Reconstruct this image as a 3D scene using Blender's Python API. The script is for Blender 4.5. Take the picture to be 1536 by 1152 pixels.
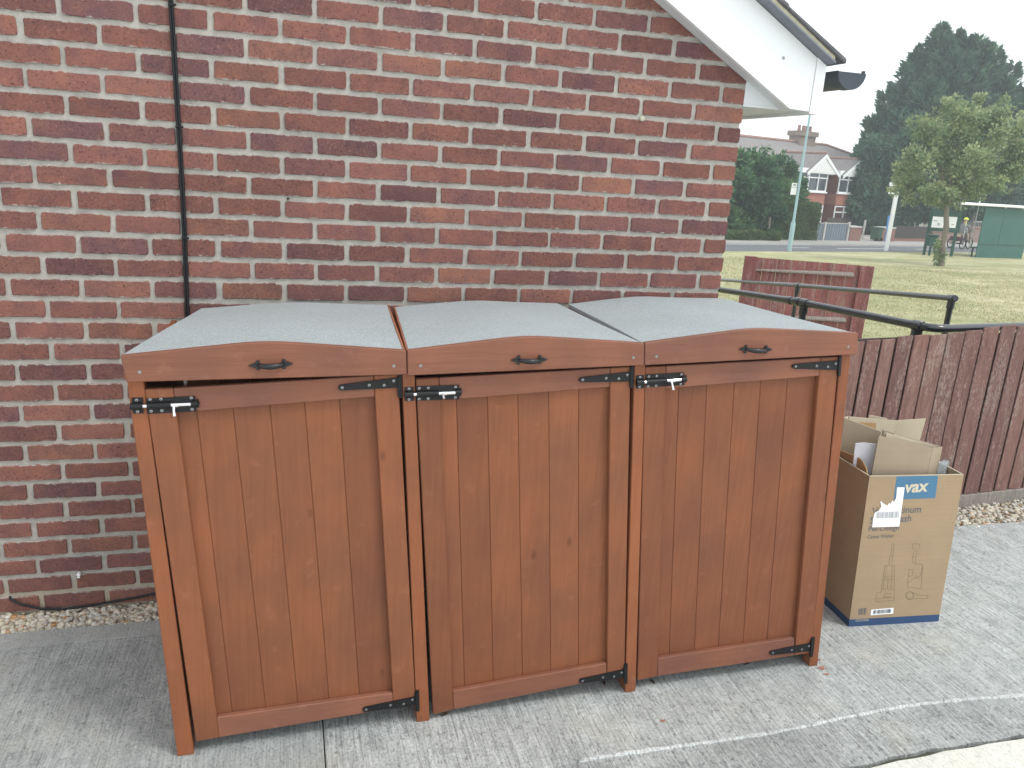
import bpy, bmesh, math, random
import numpy as np
from mathutils import Vector, Matrix
random.seed(7); rng = np.random.default_rng(7)
for o in list(bpy.data.objects): bpy.data.objects.remove(o)
SC = bpy.context.scene; COL = SC.collection

# ------------------------------------------------------------------ camera
CAMP = Vector((-1.7859, -3.0234, 1.7373)); YAW, PITCH, ROLL, FPX = 0.2855, 0.2683, 0.0639, 1189.05
_f = Vector((math.sin(YAW)*math.cos(PITCH), math.cos(YAW)*math.cos(PITCH), -math.sin(PITCH)))
_r0 = Vector((math.cos(YAW), -math.sin(YAW), 0)); _u0 = _r0.cross(_f)
_r = math.cos(ROLL)*_r0 + math.sin(ROLL)*_u0; _u = -math.sin(ROLL)*_r0 + math.cos(ROLL)*_u0
cd = bpy.data.cameras.new('camera'); cam = bpy.data.objects.new('camera', cd); COL.objects.link(cam)
cd.sensor_width = 36; cd.lens = FPX/1536*36; cd.clip_start = 0.05; cd.clip_end = 2000
cam.matrix_world = Matrix(((_r.x, _u.x, -_f.x, CAMP.x), (_r.y, _u.y, -_f.y, CAMP.y), (_r.z, _u.z, -_f.z, CAMP.z), (0, 0, 0, 1)))
SC.camera = cam
SC.render.resolution_x, SC.render.resolution_y = 1024, 768
# ------------------------------------------------------------------ world, sun, exposure
W = bpy.data.worlds.new('World'); SC.world = W; W.use_nodes = True
wn = W.node_tree; wn.nodes.clear()
SUN_EL, SUN_AZ = math.radians(56), math.radians(132)      # azimuth clockwise from +y: behind the camera, to the right
sky = wn.nodes.new('ShaderNodeTexSky'); sky.sky_type = 'NISHITA'; sky.sun_disc = False
sky.sun_elevation = SUN_EL; sky.sun_rotation = SUN_AZ; sky.dust_density = 1.5; sky.air_density = 1.0; sky.ozone_density = 1.0
hs = wn.nodes.new('ShaderNodeHueSaturation'); hs.inputs['Saturation'].default_value = 0.16
bg = wn.nodes.new('ShaderNodeBackground'); bg.inputs['Strength'].default_value = 0.15
wo = wn.nodes.new('ShaderNodeOutputWorld')
wn.links.new(sky.outputs[0], hs.inputs['Color'])
cm = wn.nodes.new('ShaderNodeMix'); cm.data_type = 'RGBA'; cm.inputs[0].default_value = .75; cm.inputs[7].default_value = (6.9, 7.25, 7.5, 1)   # a bright, even cloud deck over the clear sky
wn.links.new(hs.outputs[0], cm.inputs[6]); wn.links.new(cm.outputs[2], bg.inputs[0]); wn.links.new(bg.outputs[0], wo.inputs[0])
sl = bpy.data.lights.new('sun', 'SUN'); sl.energy = 1.1; sl.angle = math.radians(14); sl.color = (1, .96, .9)
so = bpy.data.objects.new('sun', sl); COL.objects.link(so)
sd = Vector((math.sin(SUN_AZ)*math.cos(SUN_EL), math.cos(SUN_AZ)*math.cos(SUN_EL), math.sin(SUN_EL)))
so.rotation_euler = sd.to_track_quat('Z', 'Y').to_euler(); so.location = (2, -8, 12)
SC.view_settings.view_transform = 'Standard'; SC.view_settings.look = 'None'
SC.view_settings.exposure = 0.55; SC.view_settings.gamma = 1
SC.render.engine = 'CYCLES'; SC.cycles.volume_bounces = 1

# ------------------------------------------------------------------ pixel helpers (1536 x 1152 photo pixels give directions only)
def ray(px, py): return _f + _r*((px-768)/FPX) - _u*((py-576)/FPX)
def on_plane(px, py, p0, n):
    d = ray(px, py); return CAMP + d*((p0-CAMP).dot(n)/d.dot(n))
def on_y(px, py, y): return on_plane(px, py, Vector((0, y, 0)), Vector((0, 1, 0)))
def on_z(px, py, z=0.0): return on_plane(px, py, Vector((0, 0, z)), Vector((0, 0, 1)))
def at_depth(px, py, D): return CAMP + ray(px, py)*D
GA, GB = -0.4, -0.025                                    # lawn and road fall away gently from the house
def terrain(y): return GA + GB*min(max(y, 0), 75)
GN = Vector((0, -GB, 1)).normalized()
def ground(px, py, dz=0): return on_plane(px, py, Vector((0, 0, GA+dz)), GN)
FK = 0.0175; FN = Vector((-FK, 1, 0)).normalized()       # front plane of the timber store
def FP(px, py, off=0): return on_plane(px, py, Vector((-2.093, -0.898, 0)) + FN*off, FN)

# ------------------------------------------------------------------ mesh helpers
class MB:
    def __init__(s): s.v = []; s.f = []; s.m = []
    def poly(s, pts, mi=0):
        i = len(s.v); s.v += [Vector(p) for p in pts]; s.f.append(tuple(range(i, i+len(pts)))); s.m.append(mi)
    def prism(s, pts, d, mi=0, back=None):
        """front outline pts extruded by vector d (or to the given back outline)"""
        n = len(pts); i = len(s.v); s.v += [Vector(p) for p in pts]
        s.v += [Vector(p) for p in back] if back else [Vector(p)+Vector(d) for p in pts]
        s.f.append(tuple(range(i, i+n))); s.f.append(tuple(range(i+2*n-1, i+n-1, -1)))
        for k in range(n):
            k2 = (k+1) % n; s.f.append((i+k, i+n+k, i+n+k2, i+k2))
        s.m += [mi]*(n+2); return s
    def box(s, c, sz, mi=0, R=None):
        c = Vector(c); x, y, z = [q/2 for q in sz]; R = R or Matrix.Identity(3)
        P = [c+R@Vector(q) for q in ((-x,-y,-z),(x,-y,-z),(x,-y,z),(-x,-y,z))]
        return s.prism(P, R@Vector((0, 2*y, 0)), mi)
    def bar(s, a, b, w, h, mi=0, up=(0, 0, 1)):
        a, b = Vector(a), Vector(b); d = (b-a).normalized(); up = Vector(up)
        if abs(d.dot(up)) > .97: up = Vector((0, 1, 0))
        sx = d.cross(up).normalized()*w/2; uz = sx.cross(d).normalized()*h/2
        return s.prism([a-sx-uz, a+sx-uz, a+sx+uz, a-sx+uz], b-a, mi)
    def tube(s, path, r, n=10, mi=0, caps=True):
        path = [Vector(p) for p in path]; rs = r if isinstance(r, (list, tuple)) else [r]*len(path)
        i0 = len(s.v); ref = None
        for k, p in enumerate(path):
            t = (path[min(k+1, len(path)-1)]-path[max(k-1, 0)]).normalized()
            if ref is None:
                ref = Vector((0, 0, 1)) if abs(t.z) < .9 else Vector((1, 0, 0))
            a = (ref - t*ref.dot(t)).normalized(); ref = a; b = t.cross(a)
            for j in range(n):
                q = 2*math.pi*j/n; s.v.append(p + (a*math.cos(q)+b*math.sin(q))*rs[k])
        for k in range(len(path)-1):
            for j in range(n):
                j2 = (j+1) % n; A = i0+k*n
                s.f.append((A+j, A+j2, A+n+j2, A+n+j)); s.m.append(mi)
        if caps:
            s.f.append(tuple(range(i0+n-1, i0-1, -1))); s.f.append(tuple(range(len(s.v)-n, len(s.v)))); s.m += [mi, mi]
        return s
    def disc(s, c, nrm, r, h, n=12, mi=0):
        c = Vector(c); nrm = Vector(nrm).normalized(); return s.tube([c, c+nrm*h], r, n, mi)
    def build(s, name, mats, parent=None, smooth=False, bevel=0, base=None):
        me = bpy.data.meshes.new(name); org = parent_loc(parent) if parent else Vector(base or (0, 0, 0))
        me.from_pydata([tuple(p-org) for p in s.v], [], s.f)
        for m in (mats if isinstance(mats, (list, tuple)) else [mats]): me.materials.append(m)
        if any(s.m): me.polygons.foreach_set('material_index', s.m)
        if smooth: me.polygons.foreach_set('use_smooth', [True]*len(me.polygons))
        bm = bmesh.new(); bm.from_mesh(me); bmesh.ops.recalc_face_normals(bm, faces=bm.faces); bm.to_mesh(me); bm.free()
        o = bpy.data.objects.new(name, me); COL.objects.link(o)
        if parent: o.parent = parent
        else: o.location = org
        WL[o.name] = org.copy()
        if smooth: 
            try: me.set_sharp_from_angle(angle=math.radians(40))
            except Exception: pass
        if bevel:
            b = o.modifiers.new('bevel', 'BEVEL'); b.width = bevel; b.segments = 1; b.limit_method = 'ANGLE'; b.angle_limit = math.radians(50)
        return o
WL = {}
def parent_loc(p): return WL[p.name]
def tag(o, label=None, cat=None, group=None, kind=None):
    for k, v in (('label', label), ('category', cat), ('group', group), ('kind', kind)):
        if v: o[k] = v
    return o
def empty(name, loc, label, cat, group=None):
    o = bpy.data.objects.new(name, None); COL.objects.link(o); o.location = loc; o.empty_display_size = .1
    WL[o.name] = Vector(loc); return tag(o, label, cat, group)
def inst(name, mesh, loc, parent, color=None):
    """a copy sharing mesh data, placed at a world location under a parent"""
    o = bpy.data.objects.new(name, mesh); COL.objects.link(o); o.parent = parent
    o.location = Vector(loc)-parent_loc(parent); WL[o.name] = Vector(loc)
    if color: o.color = (*color, 1)
    return o

# ------------------------------------------------------------------ material helpers
class NT:
    def __init__(s, name):
        s.mat = bpy.data.materials.new(name); s.mat.use_nodes = True; s.t = s.mat.node_tree
        s.p = s.t.nodes['Principled BSDF']; s.tc = s.N('ShaderNodeTexCoord')
    def N(s, t, **kw):
        n = s.t.nodes.new(t)
        for k, v in kw.items(): setattr(n, k, v)
        return n
    def L(s, a, b): s.t.links.new(a, b)
    def coord(s, scale=(1, 1, 1), kind='Object', rand=0):
        m = s.N('ShaderNodeMapping'); m.inputs['Scale'].default_value = scale; src = s.tc.outputs[kind]
        if rand:
            oi = s.N('ShaderNodeObjectInfo'); k = s.N('ShaderNodeMath', operation='MULTIPLY'); k.inputs[1].default_value = rand
            s.L(oi.outputs['Random'], k.inputs[0]); v = s.N('ShaderNodeVectorMath', operation='ADD')
            s.L(src, v.inputs[0]); s.L(k.outputs[0], v.inputs[1]); src = v.outputs[0]
        s.L(src, m.inputs['Vector']); return m.outputs[0]
    def noise(s, co, scale, detail=4, rough=.6, dist=0):
        n = s.N('ShaderNodeTexNoise'); n.inputs['Scale'].default_value = scale; n.inputs['Detail'].default_value = detail
        n.inputs['Roughness'].default_value = rough; n.inputs['Distortion'].default_value = dist; s.L(co, n.inputs['Vector']); return n.outputs['Fac']
    def voro(s, co, scale, feat='F1', out='Distance'):
        n = s.N('ShaderNodeTexVoronoi', feature=feat); n.inputs['Scale'].default_value = scale; s.L(co, n.inputs['Vector']); return n.outputs[out]
    def ramp(s, fac, *stops):
        r = s.N('ShaderNodeValToRGB'); e = r.color_ramp.elements
        while len(e) < len(stops): e.new(.5)
        for q, (p, c) in zip(e, stops):
            q.position = p; q.color = (*c, 1) if isinstance(c, (tuple, list)) else (c, c, c, 1)
        s.L(fac, r.inputs[0]); return r.outputs[0]
    def mix(s, fac, a, b, mode='MIX'):
        m = s.N('ShaderNodeMix', data_type='RGBA', blend_type=mode)
        for i, q in ((0, fac), (6, a), (7, b)):
            if isinstance(q, (int, float)) and i == 0: m.inputs[0].default_value = q
            elif isinstance(q, (tuple, list)): m.inputs[i].default_value = (*q, 1)
            elif isinstance(q, (int, float)): m.inputs[i].default_value = (q, q, q, 1)
            else: s.L(q, m.inputs[i])
        return m.outputs[2]
    def math(s, op, a, b=0.0):
        m = s.N('ShaderNodeMath', operation=op)
        for i, q in ((0, a), (1, b)):
            if isinstance(q, (int, float)): m.inputs[i].default_value = q
            else: s.L(q, m.inputs[i])
        return m.outputs[0]
    def bump(s, h, strength=.5, dist=.01):
        b = s.N('ShaderNodeBump'); b.inputs['Strength'].default_value = strength; b.inputs['Distance'].default_value = dist
        s.L(h, b.inputs['Height']); s.L(b.outputs[0], s.p.inputs['Normal']); return s
    def done(s, col=None, rough=.8, spec=.3, metal=0):
        if col is not None:
            if isinstance(col, (tuple, list)): s.p.inputs['Base Color'].default_value = (*col, 1)
            else: s.L(col, s.p.inputs['Base Color'])
        if isinstance(rough, (int, float)): s.p.inputs['Roughness'].default_value = rough
        else: s.L(rough, s.p.inputs['Roughness'])
        s.p.inputs['Specular IOR Level'].default_value = spec; s.p.inputs['Metallic'].default_value = metal
        return s.mat
def plain(name, col, rough=.6, spec=.3, metal=0, var=.18, sc=8):
    t = NT(name); n = t.noise(t.coord(), sc, 5)
    c = t.mix(n, tuple(q*(1-var) for q in col), tuple(min(1, q*(1+var)) for q in col))
    return t.done(c, rough, spec, metal)

def m_brick(name, attr=False):
    t = NT(name); co = t.coord(rand=0 if attr else 13)
    if attr:
        a = t.N('ShaderNodeAttribute'); a.attribute_name = 'bcol'; base = a.outputs['Color']
    else: base = t.N('ShaderNodeObjectInfo').outputs['Color']
    n1 = t.noise(co, 14, 5, .65); n2 = t.noise(co, 135, 4, .75); n3 = t.noise(co, 42, 5, .7, .6)
    c = t.mix(t.ramp(n1, (.3, 0), (.72, 1)), t.mix(1, base, (.74, .78, .92), 'MULTIPLY'), t.mix(1, base, (1.2, 1.15, 1.02), 'MULTIPLY'))
    gp_ = t.N('ShaderNodeNewGeometry').outputs['Position']; wl = t.noise(gp_, 1.3, 4, .65); c = t.mix(1, c, t.ramp(wl, (.3, (.84, .86, .90)), (.7, (1.12, 1.10, 1.06))), 'MULTIPLY')          # slow weathering across the wall
    c = t.mix(t.ramp(n2, (.56, 0), (.66, .8)), c, (.035, .02, .02))           # dark pits
    c = t.mix(t.ramp(n2, (.32, .55), (.42, 0)), c, (.38, .20, .16))                # pale grains
    c = t.mix(t.ramp(n3, (.66, 0), (.80, .35)), c, (.50, .46, .43))               # faint bloom
    if not attr:                                                                  # mortar smeared here and there over the arrises
        sp = t.N('ShaderNodeSeparateXYZ'); t.L(t.tc.outputs['Object'], sp.inputs[0]); e = t.math('SUBTRACT', .029, t.math('ABSOLUTE', sp.outputs[2]))
        w = t.math('SUBTRACT', e, t.math('MULTIPLY', t.math('SUBTRACT', n3, .56), .03)); c = t.mix(t.ramp(w, (.0, .7), (.0025, 0)), c, (.43, .42, .39))
    t.bump(t.math('ADD', t.math('MULTIPLY', n2, 1), n3), .55, .004); return t.done(c, .9, .2)
def m_mortar():
    t = NT('mortar'); co = t.coord(); n = t.noise(co, 26, 6, .65); n2 = t.noise(co, 260, 3, .7); nb = t.noise(co, 2.2, 3)
    c = t.ramp(n, (.25, (.30, .285, .255)), (.72, (.52, .495, .45)))
    c = t.mix(t.ramp(n2, (.35, .35), (.6, 0)), c, (.22, .21, .19)); c = t.mix(t.ramp(nb, (.45, 0), (.7, .35)), c, (.50, .47, .39))
    s = t.N('ShaderNodeSeparateXYZ'); t.L(t.tc.outputs['Object'], s.inputs[0])
    zb = t.math('ADD', s.outputs[2], t.math('MULTIPLY', n, .12))
    c = t.mix(t.ramp(zb, (.11, .65), (.2, 0)), c, (.45, .37, .25))              # old sandy bed joints at the foot
    t.bump(t.math('ADD', n, t.math('MULTIPLY', n2, .5)), .7, .006); return t.done(c, .95, .15)
def m_wood(name, base, axis, lift=1.0):
    sc = {'z': (34, 34, 1.4), 'x': (1.4, 34, 34), 'y': (34, 1.4, 34)}[axis]; sk = {'z': (9, 9, 4), 'x': (4, 9, 9), 'y': (9, 4, 9)}[axis]
    t = NT(name); co = t.coord(sc, rand=9); g = t.noise(co, 2.2, 6, .62, .5); gf = t.noise(t.coord(tuple(q*3 for q in sc), rand=5), 3, 4, .7)
    cb = t.coord(rand=11); big = t.noise(cb, 4.2, 3, .55); mott = t.noise(t.coord((2.2, 2.2, 2.2), rand=3), 9, 5, .6)
    kn = t.voro(t.coord(sk, rand=7), .85)
    b = base
    c = t.mix(t.ramp(big, (.3, 0), (.7, 1)), tuple(q*.86 for q in b), (b[0]*1.22, b[1]*1.12, b[2]*.95))
    c = t.mix(t.ramp(g, (.38, .20), (.58, 0)), c, (b[0]*.62, b[1]*.52, b[2]*.48))
    c = t.mix(t.ramp(gf, (.55, 0), (.75, .28)), c, (b[0]*1.5, b[1]*1.5, b[2]*1.45))
    c = t.mix(t.ramp(mott, (.60, 0), (.72, .30)), c, (b[0]*1.55, b[1]*1.75, b[2]*1.9))          # scuffed, chalky spots
    c = t.mix(t.ramp(kn, (.03, .6), (.08, 0)), c, (b[0]*.42, b[1]*.36, b[2]*.34))
    c = t.mix(1, c, t.ramp(t.N('ShaderNodeObjectInfo').outputs['Random'], (0, (.90, .88, .86)), (1, (1.08, 1.08, 1.06))), 'MULTIPLY')
    t.bump(t.math('ADD', g, t.math('MULTIPLY', gf, .6)), .35, .003); return t.done(c, t.ramp(g, (.3, .62), (.7, .48)), .32)
def m_concrete(name, lo, hi, dark=.35, brush=1.0):
    t = NT(name); co = t.coord(); big = t.noise(co, 1.7, 5, .62, .3); mid = t.noise(co, 13, 6, .75, .5); fine = t.noise(t.coord((1, .62, 1)), 150, 4, .78)
    br = t.noise(t.coord((85, 3.4, 1)), 1.5, 5, .74, .35); pit = t.noise(t.coord((1.2, .7, 1)), 58, 4, .62)
    c = t.mix(t.ramp(mid, (.30, 0), (.70, 1)), lo, hi)
    c = t.mix(t.ramp(br, (.36, .8*brush), (.49, 0)), c, tuple(q*.46 for q in lo)); c = t.mix(t.ramp(br, (.52, 0), (.66, .8*brush)), c, tuple(min(1, q*1.3) for q in hi))
    fa = .25+.35*min(brush, 1)
    c = t.mix(t.ramp(fine, (.36, fa), (.49, 0)), c, tuple(q*.42 for q in lo)); c = t.mix(t.ramp(fine, (.54, 0), (.66, fa)), c, tuple(min(1, q*1.32) for q in hi))
    c = t.mix(t.ramp(pit, (.34, .85*min(1, brush)), (.43, 0)), c, tuple(q*.34 for q in lo))
    c = t.mix(t.ramp(big, (.40, dark), (.60, 0)), c, tuple(q*.50 for q in lo))                   # damp, dirty patches
    c = t.mix(t.ramp(t.noise(co, 3.1, 4, .6), (.56, 0), (.74, .3)), c, (hi[0]*.95, hi[1]*.86, hi[2]*.68))
    t.bump(t.math('ADD', t.math('ADD', br, t.math('MULTIPLY', fine, 1.1)), t.math('MULTIPLY', pit, .8)), .8, .007); return t.done(c, .92, .2)
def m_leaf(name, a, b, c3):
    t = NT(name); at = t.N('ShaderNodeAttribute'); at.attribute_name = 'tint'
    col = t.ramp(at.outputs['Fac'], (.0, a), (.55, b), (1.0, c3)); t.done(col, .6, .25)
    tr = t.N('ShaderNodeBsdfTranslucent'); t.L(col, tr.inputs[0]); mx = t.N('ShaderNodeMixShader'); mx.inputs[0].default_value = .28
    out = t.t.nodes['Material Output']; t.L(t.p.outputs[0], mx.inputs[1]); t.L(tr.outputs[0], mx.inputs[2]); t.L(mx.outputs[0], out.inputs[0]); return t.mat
def m_card(name, base, axis=(1, 1, 90)):
    t = NT(name); co = t.coord(); n = t.noise(co, 7, 4); fl = t.noise(t.coord(axis), 3, 2); f2 = t.noise(co, 90, 3, .7)
    c = t.mix(n, tuple(q*.86 for q in base), tuple(q*1.1 for q in base)); c = t.mix(t.ramp(fl, (.4, .14), (.6, 0)), c, tuple(q*.7 for q in base))
    c = t.mix(t.ramp(f2, (.6, 0), (.75, .2)), c, tuple(q*.6 for q in base)); t.bump(fl, .25, .002); return t.done(c, .85, .15)
def m_paint_fence(name, base, flake, amt):
    t = NT(name); n = t.noise(t.coord((26, 26, 3.2), rand=9), 2.2, 6, .72, .3); n2 = t.noise(t.coord((60, 60, 20), rand=5), 1.9, 6, .8, .5)
    big = t.noise(t.coord((9, 9, 1.6), rand=17), 2, 3); oi = t.N('ShaderNodeObjectInfo').outputs['Random']
    c = t.mix(t.ramp(n, (.3, 0), (.7, 1)), tuple(q*.70 for q in base), tuple(q*1.3 for q in base)); c = t.mix(1, c, t.ramp(oi, (0, (.82, .80, .82)), (.5, (1.05, 1, 1)), (1, (1.15, 1.22, 1.2))), 'MULTIPLY')
    k = t.math('ADD', t.math('MULTIPLY', n2, .75), t.math('MULTIPLY', big, .38))
    c = t.mix(t.ramp(k, (.575-amt, 0), (.67-amt, .62)), c, flake); c = t.mix(t.ramp(n2, (.30, .6), (.40, 0)), c, tuple(q*.42 for q in base))
    t.bump(t.math('ADD', n2, n), .6, .004); return t.done(c, .88, .2)
def m_grass():
    t = NT('dry_lawn'); co = t.coord(); a = t.noise(t.coord((.22, .55, 1)), 1.1, 4, .65, .4); b = t.noise(co, 1.6, 5, .7); f = t.noise(co, 14, 5, .75)
    c = t.ramp(a, (.32, (.33, .34, .18)), (.50, (.47, .45, .27)), (.66, (.64, .585, .41)))
    c = t.mix(t.ramp(b, (.35, .55), (.58, 0)), c, (.27, .30, .15)); c = t.mix(t.ramp(f, (.35, .35), (.55, 0)), c, (.12, .14, .05)); c = t.mix(t.ramp(f, (.58, 0), (.75, .4)), c, (.60, .54, .32))
    t.bump(f, .8, .05); return t.done(c, .95, .1)
MAT = dict(
    brick=m_brick('brick'), brick_attr=m_brick('brick_attribute', True), mortar=m_mortar(),
    wood_z=m_wood('stained_timber_vertical', (.208, .078, .039), 'z'), wood_x=m_wood('stained_timber_horizontal', (.212, .092, .063), 'x'),
    post=m_wood('stained_post_timber', (.245, .089, .042), 'z'), wood_y=m_wood('stained_timber_deep', (.30, .12, .07), 'y'),
    slab=m_concrete('brushed_concrete', (.36, .378, .372), (.62, .645, .635), .14, .75), kerb=m_concrete('pale_kerb_concrete', (.74, .74, .67), (.84, .83, .75), .06, .25),
    edge_slab=m_concrete('worn_concrete_margin', (.31, .325, .32), (.57, .59, .58), .3, .8), slab_left=m_concrete('brushed_concrete_grey', (.33, .35, .345), (.56, .585, .575), .28, .6), ridge=m_concrete('crack_mortar', (.60, .62, .61), (.76, .78, .77), .2),
    black=plain('black_japanned_steel', (.006, .0065, .008), .42, .35), iron=plain('black_cast_iron', (.007, .0075, .009), .35, .5), chrome=plain('bright_zinc', (.75, .77, .8), .22, .5, 1, .08),
    screw=plain('zinc_screw', (.30, .31, .32), .4, .5, .9), rubber=plain('black_cable', (.008, .008, .010), .5, .3), rail=plain('black_painted_rail', (.010, .013, .018), .25, 1.0),
    white=plain('white_plastic', (.86, .88, .88), .4, .4, 0, .04, 3), soffit=plain('soffit_plastic', (.66, .69, .70), .5, .3, 0, .05, 3), gutter=plain('dark_gutter_plastic', (.045, .058, .075), .4, .45),
    tile=plain('roof_tile_concrete', (.13, .13, .14), .9, .2, 0, .5, 40), undercloak=plain('undercloak_board', (.20, .22, .25), .85, .2, 0, .2, 20), vmortar=plain('verge_mortar', (.52, .49, .36), .95, .1, 0, .4, 45),
    card=m_card('printed_cardboard', (.385, .285, .182)), card_in=m_card('inner_cardboard', (.365, .295, .215)), card_pale=m_card('pale_cardboard', (.50, .43, .32), (160, 160, 1)), card_brown=m_card('brown_kraft_card', (.40, .26, .13)),
    card_white=m_card('white_corrugated', (.72, .75, .82), (1, 1, 260)), blue=plain('blue_print', (.075, .19, .31), .6, .3, 0, .1), navy=plain('navy_print', (.035, .075, .17), .6, .3, 0, .15), ink=plain('grey_ink', (.12, .13, .15), .8, .1, 0, .1),
    inkfaint=plain('faint_ink', (.24, .18, .12), .8, .1, 0, .15), beige=plain('beige_print', (.62, .56, .44), .7, .2, 0, .05), paper=plain('white_paper', (.88, .89, .90), .7, .2, 0, .03), orange=plain('orange_print', (.8, .38, .1), .7, .2),
    fence=m_paint_fence('weathered_brown_boards', (.205, .116, .098), (.40, .33, .285), -.012), panel=m_paint_fence('red_brown_boards', (.25, .092, .088), (.42, .33, .32), .0),
    greywood=m_paint_fence('grey_weathered_timber', (.22, .19, .17), (.45, .42, .39), -.03), grass=m_grass())
def m_felt():
    t = NT('mineral_felt'); co = t.coord(); f = t.noise(co, 300, 3, .8); m = t.noise(co, 60, 4, .7); b = t.noise(co, 2.4, 3)
    c = t.ramp(f, (.36, (.21, .238, .248)), (.64, (.53, .58, .595))); c = t.mix(t.ramp(m, (.3, .25), (.55, 0)), c, (.25, .28, .29)); c = t.mix(t.ramp(b, (.4, 0), (.7, .35)), c, (.30, .315, .31))
    t.bump(f, .7, .002); return t.done(c, .95, .15)
MAT['felt'] = m_felt(); MAT['gap_shade'] = plain('gap_shade_timber', (.095, .068, .062), .9, .2, 0, .4, 12)  # second material: shadow in the fence gaps put into a dark colour
def m_asphalt():
    t = NT('asphalt'); co = t.coord(); n = t.noise(co, 3, 5); c = t.ramp(n, (.3, (.115, .12, .135)), (.7, (.17, .175, .19))); return t.done(c, .85, .25)
MAT['asphalt'] = m_asphalt()

# ------------------------------------------------------------------ the setting: ground
g = MB(); xs = list(np.concatenate([np.linspace(-60, -10, 6), np.linspace(-8, 60, 69), np.linspace(70, 150, 5)])); ys = list(np.concatenate([[0.45], np.linspace(1, 45, 60), np.linspace(50, 80, 8), [100, 130]]))
for y in ys:
    for x in xs:
        w = 0.0 if y < 1.2 or y > 20 else .03*math.sin(x*1.7+y*.9)*math.sin(y*1.3-x*.4)
        g.v.append(Vector((x, y, terrain(y)+w)))
nx = len(xs)
for j in range(len(ys)-1):
    for i in range(nx-1): g.f.append((j*nx+i, j*nx+i+1, (j+1)*nx+i+1, (j+1)*nx+i)); g.m.append(0)
tag(g.build('lawn', MAT['grass'], smooth=True), kind='structure')

SLAB_BACK = [(-8, -.16), (-2.275, -.135), (.0, -.13), (.25, .13), (3.5, .10), (6, .1)]
sx = on_z(485, 1095).x; sx2 = on_z(485, 1150).x
def crack_y(x): return -1.165+.028*math.sin((x+1)*1.4)+.012*math.sin(x*5.1)
def slab_piece(x0, x1, name='slab'):
    m = MB(); top = [(x0, crack_y(x0))]+[(x, crack_y(x)) for x in np.arange(math.ceil(x0*4)/4+.02, x1-.02, .25)]+[(x1, crack_y(x1))]
    back = [(x, y) for x, y in SLAB_BACK if x0 < x < x1]
    def by(x):
        for (a, b), (c, d) in zip(SLAB_BACK, SLAB_BACK[1:]):
            if a <= x <= c: return b+(d-b)*(x-a)/(c-a)
        return .1
    out = top+[(x1, by(x1))]+back[::-1]+[(x0, by(x0))]
    m.prism([(x, y, 0) for x, y in out], (0, 0, -.6)); return m
pav = slab_piece(-8, sx-.002).build('concrete_paving', MAT['slab_left'], bevel=.004); tag(pav, kind='structure')
slab_piece(sx+.002, 6).build('slab', MAT['slab'], pav, bevel=.004)
m = MB(); P = [(x, crack_y(x)-.003, -.0015) for x in np.arange(-8, 6.01, .25)]+[(x, -1.336+.018*min(max(x, 0), 1)+.006*math.sin(x*9)+.004*math.sin(x*37)+random.uniform(-.003, .003), -.0015) for x in np.arange(6, -8.01, -.05)]
m.prism(P, (0, 0, -.5)); m.build('slab', MAT['edge_slab'], pav)
m = MB(); px = np.arange(-.95, 4, .02); hw = .0011+.0020*np.abs(np.sin(px*7)+.6*np.sin(px*23)+.5*np.sin(px*61))*(.4+.6*np.abs(np.sin(px*2.3)))
L = [(x, crack_y(x)+h+random.uniform(-.002, .002), .0045) for x, h in zip(px, hw)]; Rr = [(x, crack_y(x)-h+random.uniform(-.002, .002), .0045) for x, h in zip(px, hw)]
for i in range(len(px)-1):
    m.poly([Rr[i], Rr[i+1], L[i+1], L[i]]); m.poly([Rr[i+1], Rr[i], (Rr[i][0], Rr[i][1]-.004, -.003), (Rr[i+1][0], Rr[i+1][1]-.004, -.003)]); m.poly([L[i], L[i+1], (L[i+1][0], L[i+1][1]+.004, -.003), (L[i][0], L[i][1]+.004, -.003)])
m.build('crack_ridge', MAT['ridge'], pav)
m = MB(); ke = [(x, -1.352+.021*min(max(x, 0), .9)+.005*math.sin(x*7)+.003*math.sin(x*31)+random.uniform(-.002, .002), .003) for x in np.arange(6, -8.01, -.06)]; m.prism([(-8, -9, .003), (6, -9, .003)]+ke, (0, 0, -.3)); tag(m.build('driveway', MAT['kerb'], bevel=.006), kind='structure')

m = MB(); xs_ = list(np.arange(-8, -.2, .2)); m.prism([(x, -.2325+.004*math.sin(x*3)+.02*(x+2.2)*.0, .0016) for x in xs_]+[(x, -.137-.0044*(-2.275-x if x < -2.275 else 0)-.002, .0016) for x in xs_[::-1]], (0, 0, -.01)); m.build('trowelled_margin', m_concrete('trowelled_concrete', (.40, .415, .405), (.56, .575, .56), .25, .2), pav)
m = MB(); m.box((-1, -1.335, -.06), (14, .1, .09)); m.build('joint_dirt', plain('mossy_dirt', (.085, .09, .065), .95, .1, 0, .5, 60), pav)
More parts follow.
